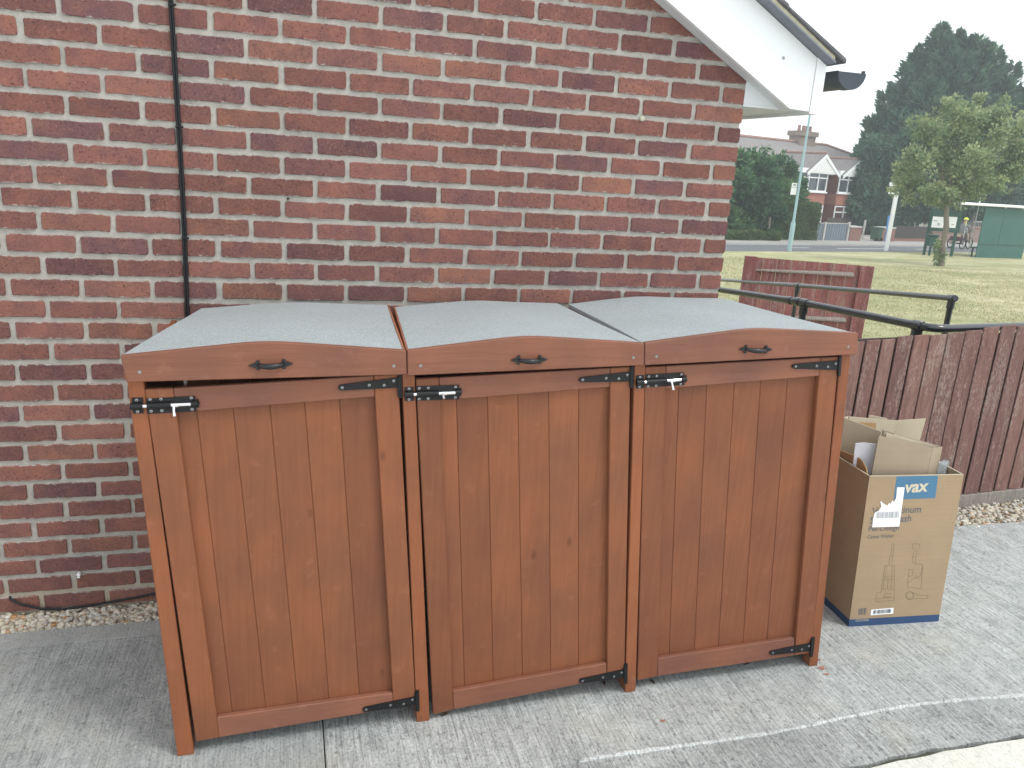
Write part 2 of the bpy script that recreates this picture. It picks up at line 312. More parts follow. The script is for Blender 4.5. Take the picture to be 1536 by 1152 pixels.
# gravel margins
def stones(name, area, n, lo, hi, zmax, seed):
    r = np.random.default_rng(seed); bm = bmesh.new(); bmesh.ops.create_icosphere(bm, subdivisions=1, radius=1); V = np.array([v.co[:] for v in bm.verts]); F = np.array([[v.index for v in f.verts] for f in bm.faces]); bm.free()
    C = np.array([area(r) for _ in range(n)]); S = r.uniform(lo, hi, n)[:, None]*np.stack([r.uniform(.8, 1.45, n), r.uniform(.7, 1.1, n), r.uniform(.45, .75, n)], 1)
    a, b, c = r.uniform(0, 6.28, n), r.normal(0, .35, n), r.normal(0, .35, n)
    vs = V[None]*(1+r.normal(0, .13, (n, len(V), 1)))*S[:, None]
    x, y, z = vs[..., 0], vs[..., 1], vs[..., 2]
    y, z = y*np.cos(b)[:, None]-z*np.sin(b)[:, None], y*np.sin(b)[:, None]+z*np.cos(b)[:, None]
    x, z = x*np.cos(c)[:, None]-z*np.sin(c)[:, None], x*np.sin(c)[:, None]+z*np.cos(c)[:, None]
    x, y = x*np.cos(a)[:, None]-y*np.sin(a)[:, None], x*np.sin(a)[:, None]+y*np.cos(a)[:, None]
    P = np.stack([x, y, z], -1)+C[:, None]; FF = (F[None]+(np.arange(n)*len(V))[:, None, None]).reshape(-1, 3)
    tint = np.repeat(r.uniform(0, 1, n), len(F)*3)
    return mesh_np(name, P.reshape(-1, 3), FF, 'tint', tint)
def mesh_np(name, V, F, attr=None, vals=None):
    me = bpy.data.meshes.new(name); k = F.shape[1]
    me.vertices.add(len(V)); me.vertices.foreach_set('co', V.astype(np.float32).ravel()); me.loops.add(F.size); me.loops.foreach_set('vertex_index', F.astype(np.int32).ravel())
    me.polygons.add(len(F)); me.polygons.foreach_set('loop_start', np.arange(0, F.size, k, dtype=np.int32)); me.polygons.foreach_set('loop_total', np.full(len(F), k, np.int32)); me.update(calc_edges=True)
    if attr:
        c = me.color_attributes.new(attr, 'FLOAT_COLOR', 'CORNER'); vals = np.asarray(vals, np.float32)
        if vals.ndim == 1: vals = np.stack([vals]*3, 1)
        c.data.foreach_set('color', np.concatenate([vals, np.ones((len(vals), 1), np.float32)], 1).ravel())
    return me
def m_stone():
    t = NT('gravel_stone'); at = t.N('ShaderNodeAttribute'); at.attribute_name = 'tint'
    c = t.ramp(at.outputs['Fac'], (0, (.36, .33, .27)), (.25, (.55, .49, .37)), (.45, (.68, .63, .52)), (.7, (.46, .44, .40)), (.88, (.78, .75, .68)), (.97, (.50, .27, .12)))
    n = t.noise(t.coord(), 70, 4, .7); return t.done(t.mix(1, c, t.ramp(n, (.3, .72), (.7, 1.1)), 'MULTIPLY'), .8, .25)
MAT['stone'] = m_stone()
def gravel(name, area, n, lo, hi, seed):
    me = stones(name, area, n, lo, hi, 0, seed); me.materials.append(MAT['stone']); o = bpy.data.objects.new(name, me); COL.objects.link(o); WL[o.name] = Vector(); return o
def ga(r):
    x = r.uniform(-4.2, -.02); y = r.uniform(-.165, -.006); return (x, y, r.uniform(-.022, -.006)+.008*(y+.165)/.16)
m = MB(); m.box((-3.9, -.05, -.1), (7.8, .24, .145)); tag(m.build('gravel_bed', plain('soil', (.2, .17, .12), .95), None), kind='structure')
tag(gravel('gravel', ga, 8500, .0075, .0155, 3), 'loose buff gravel between the brick wall and the concrete', 'gravel', kind='stuff')
# near fence line, needed for the second gravel strip
FA, FB = on_z(1445, 757), on_z(1536, 746); FD = (FB-FA); FD.z = 0; FD.normalize(); FNN = Vector((-FD.y, FD.x, 0))
def fy(x): return FA.y+(x-FA.x)*FD.y/FD.x
def gb(r):
    x = r.uniform(.15, 5.5); return (x, r.uniform(.09, fy(x)-.01), r.uniform(-.03, -.004))
m = MB(); m.prism([(.0, -.13, -.028), (.25, .10, -.028), (6, .08, -.028), (6, fy(6)+.12, -.028), (.0, fy(0)+.1, -.028)], (0, 0, -.7)); tag(m.build('gravel_bed', bpy.data.materials['soil']), kind='structure')
tag(gravel('gravel', gb, 8000, .009, .017, 5), 'loose buff gravel along the foot of the weathered board fence', 'gravel', kind='stuff')

# ------------------------------------------------------------------ the brick house
house = empty('brick_house', (0, 0, 0), 'red brick bungalow gable with white boxed eaves and dark gutter', 'house')
PIT = .577; RX, RZ = -3.7, None
BY = -.085                                                 # face of the bargeboard
bl1, bl2 = on_y(1000, 0, BY), on_y(1185, 163, BY); slope = (bl2.z-bl1.z)/(bl2.x-bl1.x)
bt1, bt2 = on_y(1140, 0, BY), on_y(1236, 96, BY)
def barge_lo(x): return bl2.z+slope*(x-bl2.x)
def barge_hi(x): return bt2.z+slope*(x-bt2.x)
RX = -3.6
m = MB(); wt = lambda x: barge_lo(x)+.05
m.prism([(-7.2+.004, .004, -.25), (-.004, .004, -.25), (-.004, .004, wt(0)), (RX, .004, wt(RX)), (-7.2+.004, .004, wt(0))], (0, .25, 0))
m.prism([(-.25, .254, -.25), (-.004, .254, -.25), (-.004, .254, wt(0)-.1), (-.25, .254, wt(0)-.1)], (0, 7, 0)); wall = m.build('wall', MAT['mortar'], house)
# bricks: ragged outlines, several variants that share mesh data
def brick_mesh(w, seed, mat=None):
    r = random.Random(seed); h = .0580+r.uniform(-.0022, .0018); x, z = w/2-.0036+r.uniform(-.0025, .0015)*(w > .15), h/2; out = []; c = .006
    nxs = 6 if w > .15 else 4
    def j(a=.0011): return r.uniform(-a, a)
    out.append((-x+j(), -z+c)); out.append((-x+c*r.uniform(.3, 1.1), -z+j()))
    for i in range(1, nxs): out.append((-x+2*x*i/nxs+j(.010), -z+j(.0026)))
    out.append((x-c*r.uniform(.3, 1.1), -z+j())); out.append((x+j(), -z+c)); out.append((x+j(.0016), j(.01)))
    out.append((x+j(), z-c)); out.append((x-c*r.uniform(.3, 1.1), z+j()))
    for i in range(1, nxs): out.append((x-2*x*i/nxs+j(.010), z+j(.0026)))
    out.append((-x+c*r.uniform(.3, 1.1), z+j())); out.append((-x+j(), z-c)); out.append((-x+j(.0016), j(.01)))
    return out
def brick_obj_mesh(w, seed):
    o = brick_mesh(w, seed); n = len(o); me = bpy.data.meshes.new('brick'); k = .0022
    fr = [(x*(1-k/(w/2)), 0, z*(1-k/.029)) for x, z in o]; md = [(x, .0018, z) for x, z in o]; bk = [(x, .03, z) for x, z in o]
    f = [tuple(range(n))]+[(i, n+i, n+(i+1) % n, (i+1) % n) for i in range(n)]+[(n+i, 2*n+i, 2*n+(i+1) % n, n+(i+1) % n) for i in range(n)]
    me.from_pydata(fr+md+bk, [], f); me.materials.append(MAT['brick']); bm = bmesh.new(); bm.from_mesh(me); bmesh.ops.recalc_face_normals(bm, faces=bm.faces); bm.to_mesh(me); bm.free(); return me
STR = [brick_obj_mesh(.215, i) for i in range(24)]; HDR = [brick_obj_mesh(.1025, 50+i) for i in range(6)]
PAL = [(0.2232, 0.0994, 0.0811), (0.2375, 0.108, 0.0853), (0.2137, 0.095, 0.079), (0.1947, 0.0886, 0.079), (0.1615, 0.0799, 0.077), (0.2185, 0.0972, 0.0811), (0.2517, 0.1166, 0.0874), (0.2042, 0.0918, 0.078), (0.228, 0.1015, 0.0811), (0.1757, 0.0832, 0.077), (0.209, 0.095, 0.0801)]
def project(p):
    d = Vector(p)-CAMP; z = d.dot(_f); return 768+FPX*d.dot(_r)/z, 576-FPX*d.dot(_u)/z
cells = []
for k in range(-30, 27):
    z = (25-k)*.075+.0375; head = (k % 2 == 0); n = 0
    if head: row = [(-.05125, .1025)]+[(-.1075-.225*i-.1125, .215) for i in range(31)]
    else: row = [(-.1075-.225*i, .215) for i in range(32)]
    for x, w in row:
        if x-w/2 < -7.2 or z+.04 > min(wt(x), wt(2*RX-x)): continue
        u, v = project((x, 0, z)); vis = -60 < u < 1200 and -40 < v < 960
        hid = x-w/2 > -2.02 and z < 1.08
        cells.append((x, z, w, vis and not hid, u, v))
near = [c for c in cells if c[3]]; near.sort(key=lambda c: (c[4]-600)**2/1.6+(c[5]-350)**2); named = set(id(c) for c in near[:300])
print('visible bricks', len(near))
SV, SF, SCc = [], [], []
for c in cells:
    x, z, w = c[:3]; col = random.choice(PAL); s = random.uniform(.85, 1.15); col = tuple(q*s for q in col); dx, dz = random.uniform(-.0016, .0016), random.uniform(-.0012, .0012)
    if x+w/2 > -.01: dx = .0045
    if id(c) in named:
        o = inst('brick', random.choice(STR if w > .15 else HDR), (x+dx, random.uniform(-.0035, -.0008), z+dz), wall, col)
        o.rotation_euler = (0, random.uniform(-.006, .006), random.uniform(-.004, .004))
    else:
        out = brick_mesh(w, int((x*991+z*7919)*100) & 0xffff); i = len(SV); n = len(out); SV += [(x+a, -.002, z+b) for a, b in out]+[(x+a, .03, z+b) for a, b in out]
        SF.append(tuple(range(i, i+n))); SF += [(i+q, i+n+q, i+n+(q+1) % n, i+(q+1) % n) for q in range(n)]; SCc += [col]*(n+4*n)
me = bpy.data.meshes.new('brickwork'); me.from_pydata(SV, [], SF); ca = me.color_attributes.new('bcol', 'FLOAT_COLOR', 'CORNER')
ca.data.foreach_set('color', np.concatenate([np.array(SCc, np.float32), np.ones((len(SCc), 1), np.float32)], 1).ravel()); me.materials.append(MAT['brick_attr'])
bm = bmesh.new(); bm.from_mesh(me); bmesh.ops.recalc_face_normals(bm, faces=bm.faces); bm.to_mesh(me); bm.free()
bwk = bpy.data.objects.new('brickwork', me); COL.objects.link(bwk); bwk.parent = house; bwk['kind'] = 'stuff'; WL[bwk.name] = Vector()
# bargeboard with boxed end, soffits, fascia, gutter, verge, tiles
ex, ez = on_y(1213, 169, BY).x, bl2.z; xe = on_y(1228, 171, BY).x
m = MB(); T = (0, .018, 0)
m.prism([(RX, BY, barge_lo(RX)), (bl2.x, BY, bl2.z), (ex, BY, ez-.004), (ex, BY, barge_hi(ex)), (RX, BY, barge_hi(RX))], T); bb = m.build('bargeboard', MAT['white'], house)
m = MB(); m.prism([(RX, BY, barge_lo(RX)), (2*RX-bl2.x, BY, bl2.z), (2*RX-ex, BY, ez), (2*RX-ex, BY, barge_hi(ex)), (RX, BY, barge_hi(RX))], T); m.build('bargeboard', MAT['white'], house)
m = MB(); m.prism([(ex+.002, BY-.004, ez-.012), (xe, BY-.004, ez-.012), (xe, BY-.004, barge_hi(xe)), (ex+.002, BY-.004, barge_hi(ex))], (0, .022, 0)); m.prism([(xe-.02, BY+.0185, ez-.012), (xe, BY+.0185, ez-.012), (xe, BY+.0185, barge_hi(xe)-.01), (xe-.02, BY+.0185, barge_hi(xe)-.01)], (0, 7, 0)); m.build('fascia', MAT['white'], house)
m = MB(); m.prism([(-.003, -.004, ez), (xe-.021, -.004, ez), (xe-.021, -.004, ez+.01), (-.003, -.004, ez+.01)], (0, 7, 0)); m.prism([(RX, BY+.019, barge_lo(RX)+.001), (bl2.x, BY+.019, bl2.z+.002), (xe-.021, BY+.019, bl2.z+.002), (xe-.021, BY+.019, bl2.z+.009), (bl2.x, BY+.019, bl2.z+.009), (RX, BY+.019, barge_lo(RX)+.009)], (0, -.0045-BY-.019, 0)); m.build('soffit', MAT['soffit'], house)
m = MB(); m.prism([(-.003, -.004, ez+.0105), (xe-.021, -.004, ez+.0105), (xe-.021, -.004, barge_hi(xe)-.03), (-.003, -.004, barge_hi(0)-.03)], (0, .012, 0)); m.build('end_plate', MAT['soffit'], house)
p = on_y(1175, 87, BY); m = MB(); m.disc((p.x, BY-.001, p.z), (0, 1, 0), .0065, .004); m.build('screw', MAT['screw'], bb)
VY = BY-.062
v1, v2 = on_y(1200, 41, VY), on_y(1254, 95, VY); t1, t2 = on_y(1222, 40, VY-.008), on_y(1270, 87, VY-.008); vs = (v2.z-v1.z)/(v2.x-v1.x)
def vlo(x): return v2.z+slope*(x-v2.x)
xv = v2.x; th = t2.z-vlo(t2.x)
m = MB(); m.prism([(RX, VY, vlo(RX)), (xv, VY, vlo(xv)), (xv, VY, vlo(xv)+.007), (RX, VY, vlo(RX)+.007)], (0, .12, 0)); m.build('undercloak', MAT['undercloak'], house)
m = MB(); X = np.linspace(RX, xv-.004, 70); lo = [(x, VY+.004, vlo(x)+.0072) for x in X]; hi = [(x, VY+.004+random.uniform(0, .004), vlo(x)+th*.60+random.uniform(-.004, .004)) for x in X]
m.prism(lo+hi[::-1], (0, .1, 0)); m.build('verge_mortar', MAT['vmortar'], house)
rm = MB(); rm.prism([(RX, BY+.06, vlo(RX)+.0), (xe+.01, BY+.06, vlo(xe+.01)), (xe+.01, BY+.06, vlo(xe+.01)+.02), (RX, BY+.06, vlo(RX)+.02)], (0, 8, 0)); rm.prism([(2*RX-xe, BY, vlo(xe)), (RX, BY, vlo(RX)), (RX, BY, vlo(RX)+.05), (2*RX-xe, BY, vlo(xe)+.05)], (0, 8, 0)); roof = rm.build('roof', MAT['undercloak'], house)
xt = t2.x+.004; n = 0
while xt > RX:                                             # courses of tiles, each a real step over the next
    L = .29; a = xt; b = max(xt-L, RX)
    m = MB(); m.prism([(a, VY-.008, vlo(a)+th*.55), (a, VY-.008, vlo(a)+th*1.0), (b, VY-.008, vlo(b)+th*.86), (b, VY-.008, vlo(b)+th*.55)], (0, 8.1, 0)); m.build('roof_tile', MAT['tile'], roof, bevel=.004); xt -= L-.002
gc = on_y(1277, 109, BY-.01); GR = .062
m = MB(); ang = [math.pi+math.pi*i/14 for i in range(15)]
def gprof(r, y, dz=0): return [(gc.x+r*math.cos(a), y, gc.z+r*math.sin(a)+dz) for a in ang]
for (ra, ya, rb, yb) in ((GR, BY-.01, GR, 7), (GR-.003, 7, GR-.003, BY-.01)):
    A, B = gprof(ra, ya), gprof(rb, yb)
    for i in range(14): m.poly([A[i], A[i+1], B[i+1], B[i]])
for i in (0, 14): m.bar(gprof(GR, BY-.01)[i], gprof(GR, 7)[i], .006, .006)
gut = m.build('gutter', MAT['gutter'], house)
m = MB(); m.prism(gprof(GR+.004, BY-.018), (0, .012, 0)); A, B, C_, D_ = gprof(GR+.004, BY-.006), gprof(GR+.004, BY+.03), gprof(GR, BY-.006), gprof(GR, BY+.03)
for i in range(14): m.poly([A[i], A[i+1], B[i+1], B[i]])
m.box((gc.x+GR-.008, BY-.013, gc.z+.004), (.01, .012, .012)); m.build('stop_end', MAT['gutter'], gut)
m = MB(); m.box((xe+.012, BY+.35, gc.z-.02), (.03, .04, .08)); m.build('bracket', MAT['gutter'], gut)

# things fixed to the wall
def wp(px, py, y): return on_y(px, py, y)
cab = empty('wall_cable', (wp(281, 475, 0).x, -.008, 0), 'thin black twin cable clipped straight up the brick wall', 'cable')
cp = [(253, -60), (256, 0), (262, 95), (268, 190), (273, 275), (277, 357), (281, 475)]
for dx in (-.0042, .0042):
    m = MB(); pts = [wp(a, b, -.008)+Vector((dx, 0, 0)) for a, b in cp]; pts += [Vector((pts[-1].x+.004, -.008, .6)), Vector((pts[-1].x+.006, -.008, .02))]; pts = [Vector((pts[0].x-.01, -.008, 3.2))]+pts; m.tube(pts, .0042, 8); m.build('cable', MAT['rubber'], cab, True)
for a, b in ((257, 7), (268, 190), (277, 357)):
    p = wp(a, b, -.008); m = MB(); m.box(p, (.021, .014, .008)); m.disc(p+Vector((.012, -.004, 0)), (0, -1, 0), .004, .005, 8); m.build('cable_clip', MAT['rubber'], cab, bevel=.0015)
m = MB(); pts = [wp(-60, 893, .01), wp(6, 896, .02), wp(16, 899, -.010), wp(30, 906, -.014), wp(60, 913, -.016), wp(95, 914, -.016), wp(150, 906, -.014), wp(205, 896, -.012), wp(240, 889, -.012), wp(300, 880, -.012)]
pts = pts[2:]; pts = [Vector((pts[0].x-.012, .02, pts[0].z+.004))]+pts
f = []
for i in range(len(pts)-1):
    for q in range(4): f.append(pts[i].lerp(pts[i+1], q/4))
m.tube(f+[pts[-1]], .0048, 8); tag(m.build('ground_cable', MAT['rubber'], None, True, base=(pts[4].x, -.015, 0)), 'black cable drooping along the foot of the brick wall over the gravel', 'cable')
p = wp(119, 860, -.001); m = MB(); m.tube([p+Vector((0, .004, 0)), p+Vector((0, -.012, .001)), p+Vector((.003, -.02, .004))], [.007, .0075, .005], 10); m.box(p+Vector((-.002, -.004, -.010)), (.010, .008, .012)); tag(m.build('cable_plug', MAT['white'], None, True, base=p), 'small white plug stub fixed low on the brick wall above the gravel', 'plug')
p = wp(432, 298, -.002); m = MB(); m.disc(p+Vector((0, .004, 0)), (0, -1, 0), .0042, .007, 12); tag(m.build('wall_plug', MAT['rubber'], None, base=p), 'small round black plug in a mortar joint of the brick wall', 'plug')
p = wp(963, 178, -.002); m = MB(); m.tube([p+Vector((0, .004, 0)), p+Vector((0, -.004, 0)), p+Vector((0, -.007, 0))], [.011, .010, .006], 9); tag(m.build('wall_plug', plain('lime_filler', (.48, .47, .36), .95), None, base=p), 'small pale lump of filler on the brick wall below the eaves', 'plug')

# ------------------------------------------------------------------ the timber store with three doors and lids
store = empty('timber_store', (-1.0, -.88, 0), 'long reddish-brown timber bin store with three felted lids and three doors against the brick wall', 'bin store')
def fprism(q, off, th, inset=0):
    P = [FP(a, b, off) for a, b in q]; m = MB()
    if inset:
        c = sum(P, Vector())/len(P); s = (P[1]-P[0]).normalized(); back = [p+FN*th for p in P]
        F = [P[0]+s*inset, P[1]-s*inset, P[2]-s*inset, P[3]+s*inset]; return m.prism(F, None, 0, back)
    return m.prism(P, FN*th)
POSTS = [((189.7, 573), (214, 573), (291, 1132), (266, 1134)), ((602, 563), (621, 563), (644.5, 1082.5), (625.3, 1085)), ((951, 549.5), (967, 548), (953.4, 1037.5), (937.8, 1041)), ((1261, 533.5), (1275.5, 532), (1226, 1000.6), (1213.5, 1002))]
for q in POSTS:
    P = [FP(a, b, 0) for a, b in q]; P[2].z = P[3].z = 0; P[0] += Vector((0, 0, .03)); P[1] += Vector((0, 0, .03)); m = MB(); m.prism(P, FN*.045); m.build('post', MAT['post'], store, bevel=.002)
# side, divider and back panels
def top_at(x): return 1.15+.03*(x+2.15)
for k, q in enumerate(POSTS):
    a, b = FP(*q[0], 0), FP(*q[3], 0); a2, b2 = FP(*q[1], 0), FP(*q[2], 0); w = .016; o = Vector((.002, 0, 0)) if k < 3 else Vector((.028, 0, 0))
    n = 9; y0, y1 = -.84, -.05
    for i in range(n):
        ya, yb = y0+(y1-y0)*i/n+.001, y0+(y1-y0)*(i+1)/n-.001; m = MB(); t = Vector((0, 0, .02))
        m.prism([Vector((b.x, ya, .0 if k else .0))+o, Vector((b.x, yb, .0))+o, Vector((a.x, yb, a.z-.01))+o, Vector((a.x, ya, a.z-.01))+o], Vector((w, 0, 0))); m.build('side_board', MAT['wood_z'], store)
m = MB(); xl, xr = FP(*POSTS[0][3]).x+.02, FP(*POSTS[3][2]).x-.03
for i in range(20):
    xa, xb = xl+(xr-xl)*i/20, xl+(xr-xl)*(i+1)/20-.002; m = MB(); m.prism([(xa, -.045, .03), (xb, -.045, .03), (xb-.055, -.045, 1.12), (xa-.055, -.045, 1.12)], (0, .014, 0)); m.build('back_board', MAT['wood_z'], store)
DOORS = [
 dict(ls=[(217, 584), (259.5, 582.5), (329, 1106.5), (294, 1113)], rs=[(560.8, 563.5), (597, 561), (623.5, 1057), (590.5, 1062.5)],
      tr=[(260, 582.5), (560.3, 563.5), (562.2, 595), (264.5, 619.5)], br=[(325.2, 1076.5), (588.8, 1039.5), (590, 1062.5), (328.7, 1106.5)],
      top=[255, 294, 348.4, 403.8, 456, 508.5, 568], bot=[318, 349.5, 399.5, 447.5, 494, 539.5, 596], ty=(618, 592), by=(1078, 1034)),
 dict(ls=[(624, 568.5), (658.2, 566.5), (680, 1064.7), (650, 1072.5)], rs=[(915.8, 552), (946, 550), (936.7, 1011.5), (910.8, 1018)],
      tr=[(658.8, 566.5), (915.3, 552), (914.6, 580.5), (660.3, 601)], br=[(679.2, 1037), (909.8, 995), (910.3, 1018), (680.4, 1064.7)],
      top=[650, 684.4, 731, 776.6, 823, 868, 922], bot=[672, 697, 740, 783.8, 826, 867.5, 917], ty=(600, 578), by=(1038, 992)),
 dict(ls=[(968, 550.5), (999.2, 549), (986, 1014.7), (956.5, 1021)], rs=[(1231.2, 536.5), (1258.5, 535), (1217.5, 979), (1192, 983.5)],
      tr=[(999.7, 549), (1230.7, 536.5), (1229, 564), (998.2, 583)], br=[(986.6, 988), (1191.5, 957), (1191.7, 983.5), (986.4, 1014.5)],
      top=[990, 1018.6, 1060.5, 1102, 1141.7, 1182, 1237], bot=[979, 1003.4, 1041, 1076.9, 1113.8, 1149.7, 1200], ty=(582, 562), by=(990, 955))]
for D in DOORS:
    T0, T1 = D['ty']; B0, B1 = D['by']
    def tp(x): return T0+(T1-T0)*(x-D['top'][0])/(D['top'][-1]-D['top'][0])
    def bp(x): return B0+(B1-B0)*(x-D['bot'][0])/(D['bot'][-1]-D['bot'][0])
    led = MB()
    for f0, f1 in ((.06, .14), (.86, .94)):
        q = []
        for x, xx, fr in ((D['top'][0], D['bot'][0], f0), (D['top'][-1], D['bot'][-1], f0), (D['top'][-1], D['bot'][-1], f1), (D['top'][0], D['bot'][0], f1)):
            q.append(FP(x+(xx-x)*fr, tp(x)+(bp(xx)-tp(x))*fr, .0315))
        led.prism(q, FN*.02)
    d = led.build('door', MAT['wood_x'], store)
    fprism(D['ls'], 0, .018).build('stile', MAT['wood_z'], d, bevel=.0022); fprism(D['rs'], 0, .018).build('stile', MAT['wood_z'], d, bevel=.0022)
    fprism(D['tr'], .0015, .0165).build('rail', MAT['wood_x'], d, bevel=.002); fprism(D['br'], .0005, .0175).build('rail', MAT['wood_x'], d, bevel=.002)
    for i in range(6):
        a, b, c, e = D['top'][i]+.12, D['top'][i+1]-.12, D['bot'][i+1]-.12, D['bot'][i]+.12
        q = [(a, tp(a)-6), (b, tp(b)-6), (c, bp(c)+6), (e, bp(e)+6)]
        fprism(q, .0185+.0006*random.random(), .012).build('board', MAT['wood_z'], d, bevel=.0017)
LIDS = [
 dict(tl=(180.5, 534), cr=(397, 513), tr=(609.3, 526), bl=(189.7, 573.5), br=(610.3, 562), back=[(302, 462), (455, 452.5), (583, 458)]),
 dict(tl=(611.2, 526), cr=(790, 505), tr=(966.6, 515), bl=(611.7, 563.5), br=(966, 548), back=[(590.5, 460), (720, 450), (836, 455.5)]),
 dict(tl=(967.6, 514.5), cr=(1133, 493), tr=(1287.5, 499.7), bl=(967.2, 548), br=(1286.5, 531.5), back=[(853, 455.5), (963, 444), (1085, 448)])]
def crest(t, c):                                            # gently arched profile: straight flanks, rounded crown
    e = 1-abs((t-c)/(c if t < c else 1-c)); return e*1.0 - .10*max(0, (e-.8)/.2)**2
BYL = -.028
for lid_i, D in enumerate(LIDS):
    off = -.024; tl, cr, tr, bl, br = [FP(*D[k], off) for k in ('tl', 'cr', 'tr', 'bl', 'br')]
    c = (cr-tl).dot(tr-tl)/(tr-tl).length_squared; base = tl.lerp(tr, c); H = (cr.z-base.z)
    N = 24; top = []
    for i in range(N+1):
        t = i/N; p = tl.lerp(tr, t); p.z += H*crest(t, c)*1.06; top.append(p)
    fb = MB(); fb.prism(top+[br, bl], FN*.019)
    kb = [on_y(a, b, BYL) for a, b in D['back']]; cb = (kb[1].x-kb[0].x)/(kb[2].x-kb[0].x); hb = kb[1].z-(kb[0].z+(kb[2].z-kb[0].z)*cb)
    deck = MB(); rows = []
    for j in range(7):
        s = j/6; row = []
        for i in range(N+1):
            t = i/N; a = top[i]+FN*.0195-Vector((0, 0, .003)); b = kb[0].lerp(kb[2], t); b.z += hb*crest(t, cb); b.y = BYL
            q = a.lerp(b, s); q += Vector((0, 0, .0015*math.sin(9*t+5*s)*(0 if j in (0,) else 1))); row.append(q)
        row[0] += Vector((.006 if lid_i == 1 else 0, 0, 0)); row[-1] -= Vector((.006 if lid_i == 0 else 0, 0, 0))
        rows.append(row)
    nv = N+1
    for r_ in rows: deck.v += r_
    for r_ in rows: deck.v += [q-Vector((0, 0, .014)) for q in r_]
    K = 7*nv
    for j in range(6):
        for i in range(N):
            a = j*nv+i; deck.f.append((a, a+1, a+nv+1, a+nv)); deck.m.append(0); deck.f.append((K+a, K+a+nv, K+a+nv+1, K+a+1)); deck.m.append(0)
    for j in range(6):
        for i in (0, N): a = j*nv+i; deck.f.append((a, a+nv, K+a+nv, K+a)); deck.m.append(0)
    for i in range(N):
        for j in (0, 6): a = j*nv+i; deck.f.append((a, a+1, K+a+1, K+a)); deck.m.append(0)
    lid = deck.build('lid', MAT['felt'], store, True)
    fb.build('front_board', MAT['wood_x'], lid, bevel=.002)
    for i, sg in ((0, 1), (N, -1)):
        raised = (lid_i, i) in ((0, N), (1, 0)); sh0 = Vector((.0063*sg if raised else -.002*sg, 0, 0)); a, b = rows[0][i]-sh0, rows[-1][i]-sh0; w = Vector((.006*sg, 0, 0)); u = Vector((0, 0, .001 if raised else -.0145)); dn = Vector((0, 0, -.06))
        m = MB(); m.prism([a+u, a+u+w, a+dn+w, a+dn], b-a); m.build('side_board', MAT['wood_y'], lid)
    D['lid'] = lid; D['pts'] = (tl, tr, bl, br)
    for f0, f1 in ((.05, .62), (.95, .62)):                 # screws in the front board
        p = tl.lerp(tr, f0).lerp(bl.lerp(br, f0), f1)-FN*.0005; m = MB(); m.disc(p, -FN, .0045, .001, 10); m.build('screw', MAT['screw'], lid)
# handles, bolts and hinges, laid out in the front plane
SCREW = None
def frame(a, b, off):
    A, B = FP(*a, off), FP(*b, off); ex_ = (B-A).normalized(); ez_ = ex_.cross(FN).normalized()
    if ez_.z < 0: ez_ = -ez_
    return A, ex_, ez_, (B-A).length
def screw_at(p, parent, r=.0042):
    global SCREW
    if SCREW is None:
        m = MB(); m.tube([(0, .0006, 0), (0, -.0008, 0), (0, -.0016, 0)], [r, r, r*.55], 10)
        m.tube([(0, -.0017, 0), (0, -.0019, 0)], r*.34, 4, 1)
        o = m.build('screw', [MAT['screw'], MAT['black']], None); SCREW = o.data; bpy.data.objects.remove(o)
    return inst('screw', SCREW, p, parent)
for D, (a, b) in zip(LIDS, (((372.5, 548.3), (439.8, 545)), ((765.6, 540), (821, 538.8)), ((1107.8, 523.3), (1157.8, 524.2)))):
    A, X, Z, L = frame(a, b, -.024); m = MB(); O = -FN
    def at(u, w, d): return A+X*u+Z*w+O*d
    for s0, sg in ((0, 1), (L, -1)):
        out = [(0, 0), (.010, .0045), (.018, .007), (.019, .0105), (.0225, .0135), (.0275, .0130), (.029, .0095), (.0265, .0085), (.0255, .0055), (.030, .004), (.030, -.004), (.0255, -.0055), (.0265, -.0085), (.029, -.0095), (.0275, -.0130), (.0225, -.0135), (.019, -.0105), (.018, -.007), (.010, -.0045)]
        m.prism([at(s0+sg*u, w, .0045) for u, w in out], FN*.0055)
        m.tube([at(s0+sg*.014, 0, .0044), at(s0+sg*.014, 0, .006)], .0042, 10)
    path = [at(.026+(L-.052)*t, -.001*math.sin(math.pi*t),   .005+.015*math.sin(math.pi*t)**.6) for t in [i/14 for i in range(15)]]
    m.tube(path, [.0056+.0026*math.sin(math.pi*i/14) for i in range(15)], 10); m.build('handle', MAT['iron'], D['lid'], True)
BOLTS = [dict(keep=[(197, 597), (214.5, 596.5), (215.5, 620), (199, 620.5)], plate=[(219, 598.3), (292.5, 594.4), (295, 617), (221.4, 621)], a=(195.8, 609.3), b=(296.5, 605), knob=.655, lev=1),
         dict(keep=[(606.8, 581.5), (620.5, 580.5), (621.5, 601), (607.3, 601.5)], plate=[(623.8, 579.8), (688.5, 577.8), (689.5, 599), (625.2, 601)], a=(606.5, 591.5), b=(690.5, 588), knob=.68, lev=.45),
         dict(keep=[(954.3, 563.5), (966, 562.8), (966.5, 582), (954.6, 582.8)], plate=[(968.8, 562), (1025.5, 559), (1027, 577.5), (969.4, 581)], a=(953.8, 573.5), b=(1028, 568.5), knob=.70, lev=1)]
